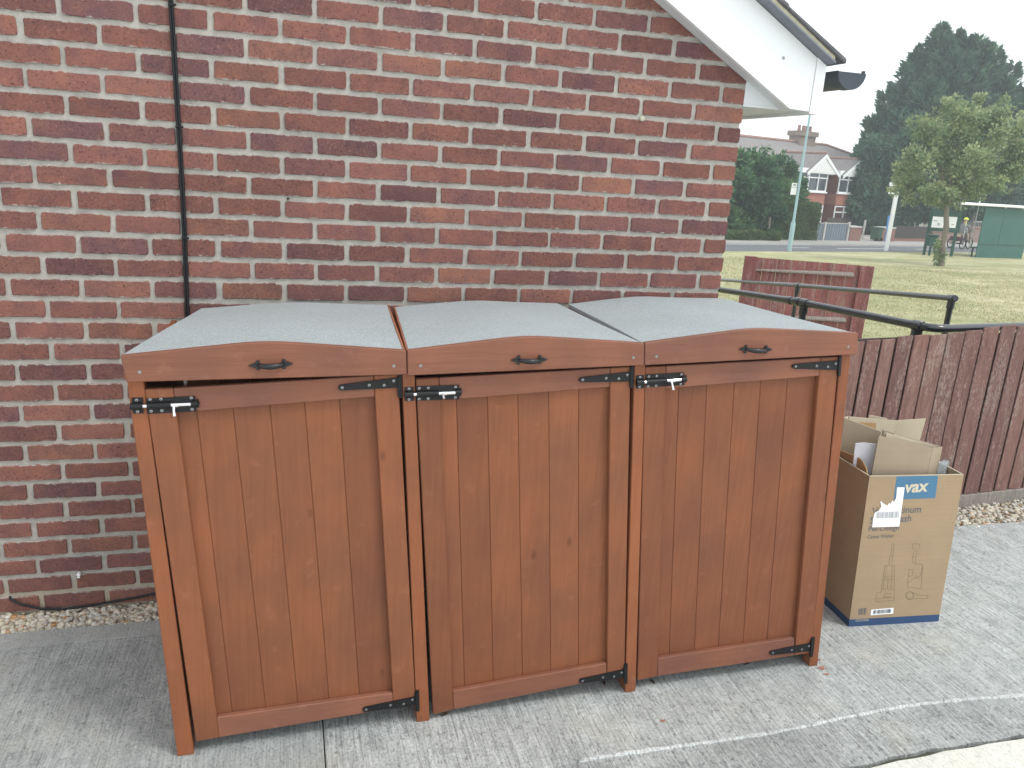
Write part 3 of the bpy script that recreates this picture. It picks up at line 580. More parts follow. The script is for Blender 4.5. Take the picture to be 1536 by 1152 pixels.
for B in BOLTS:
    O = -FN; m = MB(); P = [FP(a, b, -.003) for a, b in B['plate']]; m.prism(P, FN*.0035)
    A, X, Z, L = frame(B['a'], B['b'], -.003)
    def at(u, w, d): return A+X*u*L+Z*w+O*d
    s0 = (P[0]-A).dot(X)/L
    m.tube([at(s0+.01, 0, .004), at(.60, 0, .004)], .0085, 12); m.tube([at(.90, 0, .004), at(1.0, 0, .004)], .0085, 12)
    m.tube([at(1.0, -.0115, 0), at(1.02, 0, .0), at(1.0, .0115, 0)], .0022, 6)
    bo = m.build('bolt', MAT['black'], store, True)
    m = MB(); m.prism([FP(a, b, -.003) for a, b in B['keep']], FN*.0035); kw = (FP(*B['keep'][1], -.003)-A).dot(X)/L; m.tube([at(.0, 0, .004), at(kw-.01, 0, .004)], .009, 12); m.build('keep', MAT['black'], bo, True)
    m = MB(); m.tube([at(kw-.02, 0, .0042), at(.92, 0, .0042)], .0056, 12); k = B['knob']; m.tube([at(k-.04, 0, .006), at(k+.06, 0, .006)], .0068, 12); m.tube([at(k-.01, 0, .008), at(k-.01, -.012*B['lev'], .016), at(k, -.026*B['lev'], .022)], [.0042, .0036, .0046], 10); m.build('rod', MAT['chrome'], bo, True)
    for u in (s0+.06, s0+.22, .91):
        for w in (.0155, -.0155): screw_at(at(u, w, .0006), bo)
    for w in (.0155, -.0155): screw_at(at(kw*.5, w, .0006), bo)
HINGES = [((510.6, 581.8), (596.5, 574), 4.2, 7.5, [(597, 562.5), (602.3, 562.2), (604, 597), (598.7, 597.4)]), ((871.8, 570), (946, 565), 3.6, 7.4, [(946.4, 550.3), (951, 550), (950.4, 582.5), (945.8, 582.8)]), ((1191.7, 549.9), (1258, 548), 3.4, 7.2, [(1259, 534.5), (1263, 534.2), (1261, 564), (1257, 564.5)]),
          ((547, 1064.9), (623.8, 1051.2), 3.6, 6.0, [(623.9, 1036), (628.6, 1035.5), (629.4, 1067), (624.8, 1067.5)]), ((872, 1022), (936.6, 1010.5), 3.4, 6.2, [(937, 996), (941.6, 995.5), (941.2, 1025.5), (936.8, 1026)]), ((1157.5, 979.8), (1217.3, 970.6), 3.2, 6.0, [(1217.5, 956.5), (1222.5, 956), (1219.5, 985), (1214.8, 986)])]
for a, b, h0, h1, pl in HINGES:
    q = [(a[0], a[1]-h0), (b[0], b[1]-h1), (b[0], b[1]+h1), (a[0], a[1]+h0), (a[0]-3, a[1]+h0*.4), (a[0]-3, a[1]-h0*.4)]
    P = [FP(x, y, -.0042) for x, y in q]; m = MB(); m.prism(P, FN*.0045); hg = m.build('hinge', MAT['black'], store)
    m = MB(); Q = [FP(x, y, -.0035) for x, y in pl]; m.prism(Q, FN*.004); m.tube([(Q[0]+Q[3])/2+(Q[0]-Q[3])*.42-FN*.002, (Q[0]+Q[3])/2-(Q[0]-Q[3])*.42-FN*.002], .0042, 10); m.build('hinge_plate', MAT['black'], hg)
    A, B_ = FP(*a, -.0046), FP(*b, -.0046); Zv = Vector((0, 0, 1))
    for t, w in ((.03, 0), (.50, .0), (.76, -.004), (.93, .006)): screw_at(A.lerp(B_, t)+Zv*w, hg, .0038)

# ------------------------------------------------------------------ the cardboard box and what it holds
def plane_through(a, b):
    d = (b-a); d.z = 0; d.normalize(); return a, Vector((-d.y, d.x, 0)), d
BL, BR = on_z(1272.8, 940), on_z(1407.5, 932); BP, BN, BD = plane_through(BL, BR)      # BN points away from the camera
def BX(px, py, off=0): return on_plane(px, py, BP+BN*off, BN)
TLb, TRb = BX(1304, 715.6), BX(1446, 711)
TLb.z = TRb.z = (TLb.z+TRb.z)/2; DEP = .44; card_t = .005
box = empty('cardboard_box', (BL.x+.2, BL.y+.15, 0), 'open brown cardboard box with blue logo panel and torn label beside the timber store', 'box')
lean_l, lean_r = TLb-BL, TRb-BR
def wallp(a, b, la, lb, n): m = MB(); m.prism([a, b, b+lb, a+la], n*card_t); return m
bk = BN*DEP
front = wallp(BL, BR, lean_l, lean_r, BN).build('front_panel', MAT['card'], box)
wallp(BR+bk, BL+bk, lean_r, lean_l, -BN).build('back_panel', MAT['card_in'], box)
side = wallp(BL+bk-BN*.001, BL+BN*.001, lean_l, lean_l, BD).build('side_panel', MAT['card'], box); wallp(BR+BN*.001, BR+bk-BN*.001, lean_r, lean_r, -BD).build('side_panel', MAT['card_in'], box)
m = MB(); m.prism([BL+BN*.006+BD*.006+Vector((0, 0, .006)), BR+BN*.006-BD*.006+Vector((0, 0, .006)), BR+bk-BN*.006-BD*.006+Vector((0, 0, .006)), BL+bk-BN*.006+BD*.006+Vector((0, 0, .006))], (0, 0, .005)); m.build('bottom_panel', MAT['card_in'], box)
def printed(name, q, mat, off, parent=None, th=.0003):
    m = MB(); m.prism([BX(a, b, -off) for a, b in q], BN*th); return m.build(name, mat, parent or front)
printed('blue_panel', [(1345, 714.6), (1407.5, 712), (1403, 747), (1340.5, 749.5)], MAT['blue'], .0005)
# blue base band runs round the box
h = BX(1275, 929.3).z
rim = [(TLb, TRb), (TRb, TRb+bk), (TRb+bk, TLb+bk), (TLb+bk, TLb)]
for a_, b_ in rim:
    m = MB(); ins = (TLb+TRb+bk)/2; c_ = (a_+b_)/2; iv = (ins-c_).normalized()*.0025; m.bar(a_+iv, b_+iv, .0062, .003); m.build('cut_rim', MAT['card_pale'], box)
m = MB(); o_ = -BN*.0006; k = h/TLb.z; m.prism([BL+o_, BR+o_, BR+lean_r*k+o_, BL+lean_l*k+o_], BN*.0004); m.build('base_band', MAT['navy'], front)
m = MB(); o_ = -BD*.0006; m.prism([BL+bk+o_, BL+o_, BL+lean_l*k+o_, BL+bk+lean_l*k+o_], BD*.0004); m.build('base_band', MAT['navy'], side)
m = MB(); a0, a1 = .50, .62; m.prism([BL+bk*a1+lean_l*.86+o_, BL+bk*a0+lean_l*.86+o_, BL+bk*a0+lean_l+o_, BL+bk*a1+lean_l+o_], BD*.0004); m.build('navy_panel', MAT['navy'], side)
def lettering(body, p0, p1, height_px, mat, off=.0008, bold=.0, shear=0.0, name='lettering', parent=None):
    """words laid on the front panel: baseline from pixel p0 to p1"""
    cu = bpy.data.curves.new('t', 'FONT'); cu.body = body; cu.size = 1; cu.offset = bold; cu.shear = shear; cu.resolution_u = 3
    ob = bpy.data.objects.new('t', cu); COL.objects.link(ob); dg = bpy.context.evaluated_depsgraph_get(); me = bpy.data.meshes.new_from_object(ob.evaluated_get(dg)); bpy.data.objects.remove(ob)
    A, B = BX(*p0, -off), BX(*p1, -off); C = BX(p0[0]+height_px*.16, p0[1]-height_px, -off); X = B-A; Z = C-A; Z = Z-X*(Z.dot(X)/X.length_squared)
    xs_ = [v.co.x for v in me.vertices]; w = max(xs_)-min(xs_); x0 = min(xs_); cap = .7
    pl = parent_loc(parent or front)
    for v in me.vertices: v.co = A+X*((v.co.x-x0)/w)+Z*(v.co.y/cap)-pl
    me.materials.clear(); me.materials.append(mat); o = bpy.data.objects.new(name, me); COL.objects.link(o); o.parent = parent or front; WL[o.name] = pl.copy(); return o
lettering('vax', (1356, 739), (1391.5, 736.5), 17.5, MAT['beige'], .0014, .028, .06, 'logo')
lettering('Vax Platinum', (1307, 772), (1381, 768.5), 10.5, MAT['ink'], .0006, .012)
lettering('SmartWash', (1304.5, 785.5), (1366, 782), 10.5, MAT['ink'], .0006, .012)
lettering('Pet-Design', (1302.5, 797), (1348, 795), 7.5, MAT['ink'], .0006, .004)
lettering('Carpet Washer', (1301, 808), (1340.5, 806), 5.5, MAT['ink'], .0006, 0)
tear = [(1345.6, 731), (1357, 731), (1352.6, 763), (1349, 789.8), (1308.2, 791), (1309.6, 779), (1312, 769), (1318, 766.5), (1322, 760), (1320.5, 751), (1325, 755), (1331, 758.5), (1334, 754), (1336, 756), (1338.5, 750.5), (1341, 753), (1344, 748), (1345, 740)]
lab = printed('torn_label', tear, MAT['paper'], .0016)
def bars(q, n, mat, off, parent, seed, wmin=.25, wmax=.8):
    r = random.Random(seed); m = MB()
    for i in range(n):
        a = i/n; b = a+r.uniform(wmin, wmax)/n; P = []
        for t, e in ((a, 0), (b, 0), (b, 1), (a, 1)):
            top = (q[0][0]+(q[1][0]-q[0][0])*t, q[0][1]+(q[1][1]-q[0][1])*t); bot = (q[3][0]+(q[2][0]-q[3][0])*t, q[3][1]+(q[2][1]-q[3][1])*t)
            P.append(BX(top[0]+(bot[0]-top[0])*e, top[1]+(bot[1]-top[1])*e, -off))
        m.prism(P, BN*.0002)
    o = m.build('barcode', mat, parent); o['kind'] = 'stuff'; return o
greyink = plain('pale_grey_ink', (.42, .43, .46), .8, .1)
bars([(1315, 768.5), (1349.5, 767), (1348.5, 776.5), (1314, 777.5)], 26, greyink, .0021, front, 1)
printed('barcode_sticker', [(1307, 914.5), (1340.5, 911.7), (1339.8, 920.5), (1305.8, 923)], MAT['paper'], .0007)
bars([(1310.5, 915.5), (1337, 913.5), (1336.5, 919), (1310, 921)], 18, MAT['ink'], .0012, front, 2)
bars([(1288, 913), (1300.5, 911.5), (1299.5, 921.5), (1287, 922.5)], 10, MAT['ink'], .0005, front, 3)
lettering('CDCW-SWXS', (1283, 932.5), (1303, 931.5), 3, MAT['beige'], .0011)
def sketch(lines, off=.0006, w=.0007, parent=None, plane=BX):
    m = MB()
    for ln in lines:
        P = [plane(a, b, -off) for a, b in ln]
        for a, b in zip(P, P[1:]):
            d = (b-a); 
            if d.length < 1e-5: continue
            s = d.cross(BN).normalized()*w; m.prism([a-s, b-s, b+s, a+s], BN*.0002)
    o = m.build('line_drawing', MAT['inkfaint'], parent or front); o['kind'] = 'stuff'; return o
def circ(cx, cy, r, n=14): return [(cx+r*math.cos(6.2832*i/n), cy+r*math.sin(6.2832*i/n)) for i in range(n+1)]
Z0 = (1250, 700, 1/5.357)
def zz(*pts): return [(Z0[0]+a*Z0[2], Z0[1]+b*Z0[2]) for a, b in pts]
sketch([zz((472, 620), (490, 620), (470, 780), (445, 785), (455, 720), (462, 720), (472, 620)), zz((415, 795), (492, 795), (490, 985), (385, 985), (415, 795)), zz((405, 880), (490, 878)), zz((402, 905), (490, 905)), zz((430, 880), (428, 905)), zz((350, 1015), (385, 1010), (385, 985)), zz((490, 985), (490, 1075), (340, 1085), (350, 1015)), zz((350, 1060), (490, 1050)), zz((415, 1020), (460, 1020), (455, 1045), (410, 1048), (415, 1020)), zz((430, 795), (400, 985)), zz((475, 800), (465, 980)), zz((440, 900), (436, 985)),
        zz((640, 620), (690, 620), (697, 650), (670, 680), (635, 650), (640, 620)), zz((645, 680), (635, 775)), zz((672, 680), (655, 775)), zz((635, 725), (668, 725)), zz((610, 825), (640, 825), (635, 880), (605, 880), (610, 825)), zz((605, 880), (595, 940), (640, 900), (700, 880), (720, 790), (650, 775)), zz((720, 790), (705, 980), (595, 965)), zz((595, 940), (600, 980)), circ(*zz((615, 1035))[0], 6.2), circ(*zz((615, 1035))[0], 5), zz((645, 1010), (680, 1030), (760, 1035), (758, 1060), (680, 1058), (600, 1068)), zz((660, 870), (655, 890), (700, 895))])
def SX(px, py, off=0): return on_plane(px, py, BL+BD*off, BD)
def sk_side(lines):
    m = MB()
    for ln in lines:
        P = [SX(a, b, -.0008) for a, b in ln]
        for a, b in zip(P, P[1:]):
            s = (b-a).cross(BD).normalized()*.0009; m.prism([a-s, b-s, b+s, a+s], BD*.0002)
    o = m.build('line_drawing', MAT['inkfaint'], side); o['kind'] = 'stuff'
sk_side([zz((260, 120), (150, 560), (90, 800)), zz((100, 240), (30, 360)), zz((100, 240), (200, 280)), zz((60, 800), (120, 880), (120, 960), (80, 1060))])
# pieces of card standing in the box
ZT = TLb.z
def sheet(name, pts, off, mat, label, cat, th=.005, lower=None, obj=None, bend=0):
    """pts: pixel outline seen at distance off behind the box front; the two last points run down into the box"""
    P = [BX(a, b, off) for a, b in pts]
    m = MB(); m.prism(P, BN*th)
    return m
def inbox(p, z=.1): q = p.copy(); q.z = z; return q
def thing_mesh(m, name, mat, label, cat, parts=()):
    base = Vector((BL.x+.2, BL.y+.15, .012)); o = m.build(name, mat, None, base=base); tag(o, label, cat, 'cardboard pieces standing in the open box'); return o
# big opened carton at the back: three joined panels
A1, A2, A3, A4 = BX(1267, 626.5, .25), BX(1321.5, 647, .17), BX(1343, 630.5, .37), BX(1388, 627.5, .37); A0 = BX(1273, 624.5, .31)
m = MB()
def down(p, z=.02): return Vector((p.x, p.y, z))
def panel(m, a, b, t=.0045, z=.02):
    n = (b-a).cross(Vector((0, 0, 1))).normalized()*t; m.prism([a, b, down(b, z), down(a, z)], n)
def clampin(p):                                            # keep the feet of a sheet within the box walls
    q = p-BL; u = min(max(q.dot(BD), .012), (BR-BL).length-.012); v = min(max(q.dot(BN), .012), DEP-.012); r = BL+BD*u+BN*v; return Vector((r.x, r.y, p.z))
def quad(m, a, b, t=.0045, z=.02):
    n = (b-a).cross(Vector((0, 0, 1))).normalized()*t; ca, cb = clampin(a), clampin(b); m.prism([a, b, down(cb, z), down(ca, z)], n)
quad(m, A1, A2); quad(m, A0, A3); quad(m, A3, A4); quad(m, A0, A1)
c1 = thing_mesh(m, 'opened_carton', MAT['card_pale'], 'tall pale opened carton standing at the back of the brown box', 'cardboard')
m = MB(); q = [BX(1290, 634, .308), BX(1314, 634.5, .325), BX(1314, 648, .325), BX(1290, 648, .308)]; m.prism(q, BN*.002); m.build('brown_flap', MAT['card_brown'], c1)
m = MB(); a, b = BX(1303, 622, .39), BX(1330, 627, .39); quad(m, a, b); thing_mesh(m, 'card_strip', MAT['card_pale'], 'narrow strip of card poking up behind the tall pale carton in the box', 'cardboard')
# folded carton in front
F1, F2, F3 = BX(1317.4, 653, .05), BX(1397.6, 672, .035), BX(1412, 670, .085); m = MB(); quad(m, F1, F2); quad(m, F2, F3)
f4 = BX(1324.6, 645, .12); f5 = BX(1368, 657, .10); quad(m, F3, f4); 
c2 = thing_mesh(m, 'folded_carton', MAT['card_in'], 'flattened folded carton leaning in the front of the brown box with layered edges on top', 'cardboard')
for i, (a, b, o) in enumerate((((1326, 647), (1380, 665), .075), ((1329, 649), (1370, 662), .065), ((1340, 650), (1398, 667), .088), ((1350, 655), (1404, 669), .08))):
    m = MB(); quad(m, BX(*a, o), BX(*b, o), .004); m.build('inner_layer', MAT['card_pale'], c2)
m = MB(); q = [BX(1317.5, 682.5, .0475), BX(1396, 707, .0375), BX(1396, 708.2, .0372), BX(1317.5, 683.7, .0472)]; m.prism(q, -BN*.001); m.build('crease', MAT['card_brown'], c2)
m = MB(); q = [BX(1373, 695, .037), BX(1378, 694, .037), BX(1380, 702, .036), BX(1376, 704, .036)]; m.prism(q, -BN*.001); m.build('torn_spot', MAT['paper'], c2)
m = MB(); W1, W2 = BX(1283.5, 665.5, .115), BX(1319, 667, .085); W0 = BX(1281.5, 681, .115); m.prism([W1, BX(1297, 664.2, .104), W2, down(clampin(W2), .1), down(clampin(W0), .1), W0], BN*.004); thing_mesh(m, 'corrugated_sheet', MAT['card_white'], 'white corrugated sheet standing beside the folded carton in the box', 'cardboard')
m = MB(); pts = [SX(a, b, -.024) for a, b in ((1240, 668), (1261, 676), (1278, 682), (1289, 687.5), (1294, 693), (1299, 702), (1301, 714))]
m.prism(pts+[Vector((pts[-1].x, pts[-1].y, .3))+BD*.022, Vector((pts[0].x, pts[0].y, .3))+BD*.022], BD*.005); thing_mesh(m, 'curved_flap', MAT['card_brown'], 'dark brown curved offcut of card at the corner of the brown box', 'cardboard')
clear = NT('clear_plastic'); clear.done((.82, .88, .9), .12, .5); clear.p.inputs['Transmission Weight'].default_value = .75; clear.p.inputs['IOR'].default_value = 1.2
m = MB(); e1, e2, e3 = BX(1409, 691, .075), BX(1421.5, 693, .07), BX(1415, 689.5, .11); quad(m, e1, e2, .0015); quad(m, e2, BX(1424, 691, .11), .0015); quad(m, BX(1424, 691, .11), e3, .0015)
thing_mesh(m, 'plastic_tray', clear.mat, 'small clear plastic tray tucked in the box behind the folded carton', 'tray')

# ------------------------------------------------------------------ near weathered fence
fence = empty('board_fence', (2.0, fy(2.0), 0), 'low fence of weathered brown overlapping boards with flaking paint behind the cardboard box', 'fence')
def FX(px, py, off=0): return on_plane(px, py, FA+FNN*off, FNN)
zb = FX(1450, 742).z
tops = [(1290, 512), (1371, 504), (1450, 496), (1536, 487)]; tz = [(FX(a, b)-FA).dot(FD) for a, b in tops]; tzz = [FX(a, b).z for a, b in tops]; print('fence', zb, tz, tzz)
gaps_px = [1300, 1323, 1346, 1371.7, 1397, 1422.7, 1449.5, 1475, 1501.7, 1527]
gs = []
for gpx in gaps_px:
    yy = np.interp(gpx, [t[0] for t in tops], [t[1] for t in tops]); gs.append((FX(gpx, yy)-FA).dot(FD))
st = (gs[-1]-gs[0])/(len(gs)-1)
while gs[0] > -FA.x/FD.x+.15: gs.insert(0, gs[0]-st)
while gs[-1] < 2.6: gs.append(gs[-1]+st)
def ftop(s): return np.interp(s, tz, tzz)
for a, b in zip(gs, gs[1:]):
    t = random.uniform(-.006, .006); lx = -.012*(b-a); o1 = -.004; w = b-a; r1 = random.uniform(-.003, .003)
    P0 = FA+FD*(a+.004); P1 = FA+FD*(b-.020); m = MB(); ln = FD*.0
    z0, z1, zt0, zt1 = zb+random.uniform(-.004, .01), zb+random.uniform(-.004, .01), float(ftop(a))+t, float(ftop(b))+t
    F = [P0+FNN*(-.002+r1)+Vector((0, 0, z0)), P1-FNN*(.012+r1)+Vector((0, 0, z1)), P1-FNN*(.012+r1)+Vector((0, 0, zt1)), P0+FNN*(-.002+r1)+Vector((0, 0, zt0))]
    m.prism(F, FNN*.009); m.build('board', MAT['fence'], fence, bevel=.002)
m = MB(); P0, P1 = FA+FD*gs[0], FA+FD*gs[-1]; bk_ = FNN*.020
m.prism([P0+bk_+Vector((0, 0, zb)), P1+bk_+Vector((0, 0, zb)), P1+bk_+Vector((0, 0, float(ftop(gs[-1]))-.008)), P0+bk_+Vector((0, 0, float(ftop(gs[0]))-.008))], FNN*.012); m.build('gap_shade_board', MAT['gap_shade'], fence)  # sheet added behind the boards, coloured dark as the shadow in their gaps
m = MB(); o_ = -FNN*.014; m.prism([P0+o_+Vector((0, 0, -.02)), P1+o_+Vector((0, 0, -.02)), P1+o_+Vector((0, 0, zb+.004)), P0+o_+Vector((0, 0, zb+.004))], FNN*.03); m.build('gravel_board', MAT['greywood'], fence, bevel=.004)
for s in (gs[0]+.05, gs[0]+1.6, gs[0]+3.1):
    m = MB(); q = FA+FD*s+FNN*.07; m.box((q.x, q.y, .1), (.07, .07, 1.4)); m.build('post', MAT['fence'], fence)

# ------------------------------------------------------------------ black handrails beside the path
def pipe(parent, name, pts, r=.024): m = MB(); m.tube(pts, r, 14); return m.build(name, MAT['rail'], parent, True)
def smooth_corner(a, b, c, k=.12, n=6):
    p, q = b+(a-b).normalized()*k, b+(c-b).normalized()*k; return [p.lerp(b, t/n).lerp(b.lerp(q, t/n), t/n) for t in range(n+1)]
def collar(parent, p, d, r=.031, L=.07): d = d.normalized(); m = MB(); m.tube([p-d*L/2, p+d*L/2], r, 14); m.build('pipe_fitting', MAT['rail'], parent, True, bevel=.003)
N0, N1, N2, N3 = at_depth(1600, 487, 5.12), at_depth(1402, 493.5, 4.45), at_depth(1197, 452.5, 5.6), at_depth(1083, 435, 6.6); N4 = N3+(N3-N2)*2.2
near_r = empty('handrail', (N1.x, N1.y, terrain(N1.y)), 'thick black pipe handrail bending behind the weathered board fence', 'handrail', 'black handrails beside the path')
N0 = N1+(N0-N1)*2.2
pipe(near_r, 'rail', [N0]+smooth_corner(N0, N1, N2)+[N2, N3, N4])
for t, pp in ((.10, (N1, N2)), (.94, (N1, N2)), (.9, (N2, N4)), (.55, (N1, N0))):
    p = pp[0].lerp(pp[1], t); collar(near_r, p, pp[1]-pp[0]); m = MB(); m.tube([p, Vector((p.x, p.y, terrain(p.y)))], .024, 14); m.tube([p-Vector((0, 0, .02)), p-Vector((0, 0, .075))], .031, 14); m.build('post', MAT['rail'], near_r, True)
p = N1.lerp(N2, 1.0); collar(near_r, p, N2-N1, .031, .05); collar(near_r, p+(N3-N2).normalized()*.10, N3-N2, .03, .05)
E1, E2, E3 = at_depth(1428, 447.5, 6.6), at_depth(1197, 428, 9.3), at_depth(1083, 420, 12); E4 = E3+(E3-E2)
far_r = empty('handrail', (E1.x, E1.y, terrain(E1.y)), 'slimmer black pipe handrail ending in an elbow on the lawn side of the path', 'handrail', 'black handrails beside the path')
pipe(far_r, 'rail', [E1+(E1-E2).normalized()*.05, E2, E3, E4])
for p in (E1, E2, E4): collar(far_r, p, E1-E2); m = MB(); m.tube([p, Vector((p.x, p.y, terrain(p.y)))], .024, 14); m.tube([p-Vector((0, 0, .02)), p-Vector((0, 0, .085))], .031, 14); m.build('post', MAT['rail'], far_r, True)

# ------------------------------------------------------------------ red-brown fence panel on the lawn
Q1, Q2 = at_depth(1118, 385, 11.0), at_depth(1312, 400, 11.0)
PP, PN, PD = plane_through(Q1, Q2)
pan = empty('fence_panel', (Q1.x, Q1.y, terrain(Q1.y)), 'short red-brown board fence panel with grey rails standing on the lawn behind the handrails', 'fence')
def PX(px, py, off=0): return on_plane(px, py, PP+PN*off, PN)
gz = terrain(Q1.y)-.02; L = (Q2-Q1).dot(PD); zt = lambda s: Q1.z+(Q2.z-Q1.z)*s/L
s = .17; i = 0
while s < L-.02:
    w = .098 if s < L-.3 else .15; a = Q1+PD*s; b = Q1+PD*min(s+w-.006, L); m = MB(); off = PN*(.02 if i % 2 else .026)
    if s+w >= L: off = PN*-.0
    m.prism([Vector((a.x, a.y, gz)), Vector((b.x, b.y, gz)), Vector((b.x, b.y, zt(s+w))), Vector((a.x, a.y, zt(s)))], PN*.014)
    o = m.build('board', MAT['panel'], pan); o.location = off; s += w; i += 1
for zf in (.34, .98):
    m = MB(); a = Q1+PD*.1; b = Q1+PD*(L-.27); zr = Q1.z-zf+.16; m.prism([Vector((a.x, a.y, zr))-PN*.03, Vector((b.x, b.y, zr))-PN*.03, Vector((b.x, b.y, zr+.02))-PN*.03, Vector((b.x, b.y, zr+.06))+PN*.018, Vector((a.x, a.y, zr+.06))+PN*.018, Vector((a.x, a.y, zr+.02))-PN*.03][:4]+[Vector((a.x, a.y, zr+.02))-PN*.03], PN*.045) ; m.build('rail', MAT['greywood'], pan)
m = MB(); m.bar(Q1+PD*.08+Vector((0, 0, gz-Q1.z)), Q1+PD*.08+Vector((0, 0, .01)), .15, .10, 0, PN); m.build('post', MAT['panel'], pan)
a = Q1+PD*(L-.2); m = MB(); m.prism([Vector((a.x, a.y, gz))-PN*.035, Vector((a.x, a.y, gz))+PD*.085-PN*.035, Vector((a.x, a.y, zt(L-.1)))+PD*.085-PN*.035, Vector((a.x, a.y, zt(L-.2)))-PN*.035], PN*.05); m.build('post', MAT['panel'], pan)

# ------------------------------------------------------------------ foliage helpers
def unit(v): return v/np.maximum(np.linalg.norm(v, axis=1, keepdims=True), 1e-6)
def leaves(name, C, Dn, ln, wd, tint, seed, droop=.0):
    """one rhombic leaf per row: C base point, Dn direction, ln length, wd width"""
    r = np.random.default_rng(seed); n = len(C); D = unit(Dn+r.normal(0, .38, (n, 3))+np.array([0, 0, -droop])); S = unit(np.cross(D, r.normal(0, 1, (n, 3))))
    ln = np.asarray(ln).reshape(-1, 1)*r.uniform(.7, 1.3, (n, 1)); wd = np.asarray(wd).reshape(-1, 1)*r.uniform(.7, 1.3, (n, 1)); N = np.cross(D, S)
    V = np.stack([C, C+D*ln*.45+S*wd+N*wd*.3, C+D*ln, C+D*ln*.45-S*wd+N*wd*.3], 1).reshape(-1, 3); F = np.arange(4*n).reshape(n, 4)
    return mesh_np(name, V, F, 'tint', np.repeat(np.clip(tint, 0, 1), 4))
def add_foliage(parent, name, me, mat):
    me.materials.append(mat); o = bpy.data.objects.new(name, me); COL.objects.link(o); o.parent = parent; o.location = -parent_loc(parent) if parent else (0, 0, 0); WL[o.name] = Vector(); return o
LEAF = dict(conifer=m_leaf('conifer_leaf', (.020, .070, .046), (.060, .150, .092), (.16, .27, .145)), bush=m_leaf('bush_leaf', (.028, .085, .048), (.080, .185, .082), (.20, .34, .13)),
            tree=m_leaf('young_tree_leaf', (.11, .18, .09), (.26, .345, .18), (.47, .52, .275)), hedge=m_leaf('hedge_leaf', (.050, .095, .036), (.115, .185, .065), (.21, .28, .105)))
BARK = plain('bark', (.22, .19, .16), .9, .2, 0, .35, 25)
def lobes_cloud(lobes, n, seed, shell=.55, ns=9):
    """points spread through a set of ellipsoid clumps (centre, radii, weight)"""
    rs = random.Random(seed+99); sub = []
    for c, R in lobes:                                     # break every lobe into clumps so that the crown is uneven
        for _ in range(ns):
            d = Vector((rs.gauss(0, 1), rs.gauss(0, 1), rs.gauss(0, 1))).normalized()*rs.uniform(.35, .95); f = rs.uniform(.24, .48); sub.append((np.array([c[i]+d[i]*R[i] for i in range(3)]), tuple(q*f for q in R)))
    lobes = sub
    r = np.random.default_rng(seed); w = np.array([l[1][0]*l[1][1]*l[1][2] for l in lobes])**.72; k = r.choice(len(lobes), n, p=w/w.sum()); d = unit(r.normal(0, 1, (n, 3))); rad = shell+(1-shell)*r.random((n, 1))**.6
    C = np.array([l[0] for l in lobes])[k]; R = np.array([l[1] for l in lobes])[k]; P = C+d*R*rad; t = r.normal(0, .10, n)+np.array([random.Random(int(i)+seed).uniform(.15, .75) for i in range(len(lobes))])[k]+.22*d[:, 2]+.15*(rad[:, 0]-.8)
    return P, d, t

# ------------------------------------------------------------------ road, verge and far pavement
def gpt(px, py, dz=0): return ground(px, py, dz)
RA, RB = gpt(1088, 377), gpt(1329, 378); RD = RB-RA; RD.z = 0; RD.normalize(); RNv = Vector((-RD.y, RD.x, 0))
def rp(s, t, dz=0): p = RA+RD*s+RNv*t; return Vector((p.x, p.y, terrain(p.y)+dz))
farw = (gpt(1266, 369)-RA).dot(RNv); fencew = (gpt(1272, 363.5)-RA).dot(RNv); dashw = (gpt(1295, 373)-RA).dot(RNv); print('road', farw, dashw, fencew)
def strip(name, t0, t1, dz, mat, s0=-50, s1=110, th=.25):
    m = MB(); n = 40
    for i in range(n):
        a, b = s0+(s1-s0)*i/n, s0+(s1-s0)*(i+1)/n; m.poly([rp(a, t0, dz), rp(b, t0, dz), rp(b, t1, dz), rp(a, t1, dz)]); m.poly([rp(a, t0, dz), rp(a, t0, dz-th), rp(b, t0, dz-th), rp(b, t0, dz)])
    o = m.build(name, mat); tag(o, kind='structure'); return o
road = strip('road', 0, farw, .006, MAT['asphalt'])
pave_m = plain('far_pavement', (.34, .33, .31), .9, .2, 0, .2, 1.5); strip('pavement', farw+.12, fencew+6, .10, pave_m); strip('kerb', farw, farw+.12, .09, plain('kerbstone', (.45, .44, .42), .9, .2, 0, .15, 2))
yellow_m = plain('sandy_forecourt', (.55, .50, .34), .95, .1, 0, .2, 2)
wp_m = plain('road_paint', (.75, .75, .73), .8, .2, 0, .1, 3)
for a, b in (((1184, 371.6), (1214, 372.2)), ((1256, 373), (1329, 373.6)), ((1374, 374), (1420, 375))):
    A, B = gpt(*a), gpt(*b); m = MB(); w = RNv*.07; m.poly([A-w, B-w, B+w, A+w]); m.v = [Vector((v.x, v.y, terrain(v.y)+.011)) for v in m.v]; m.build('road_marking', wp_m, road)
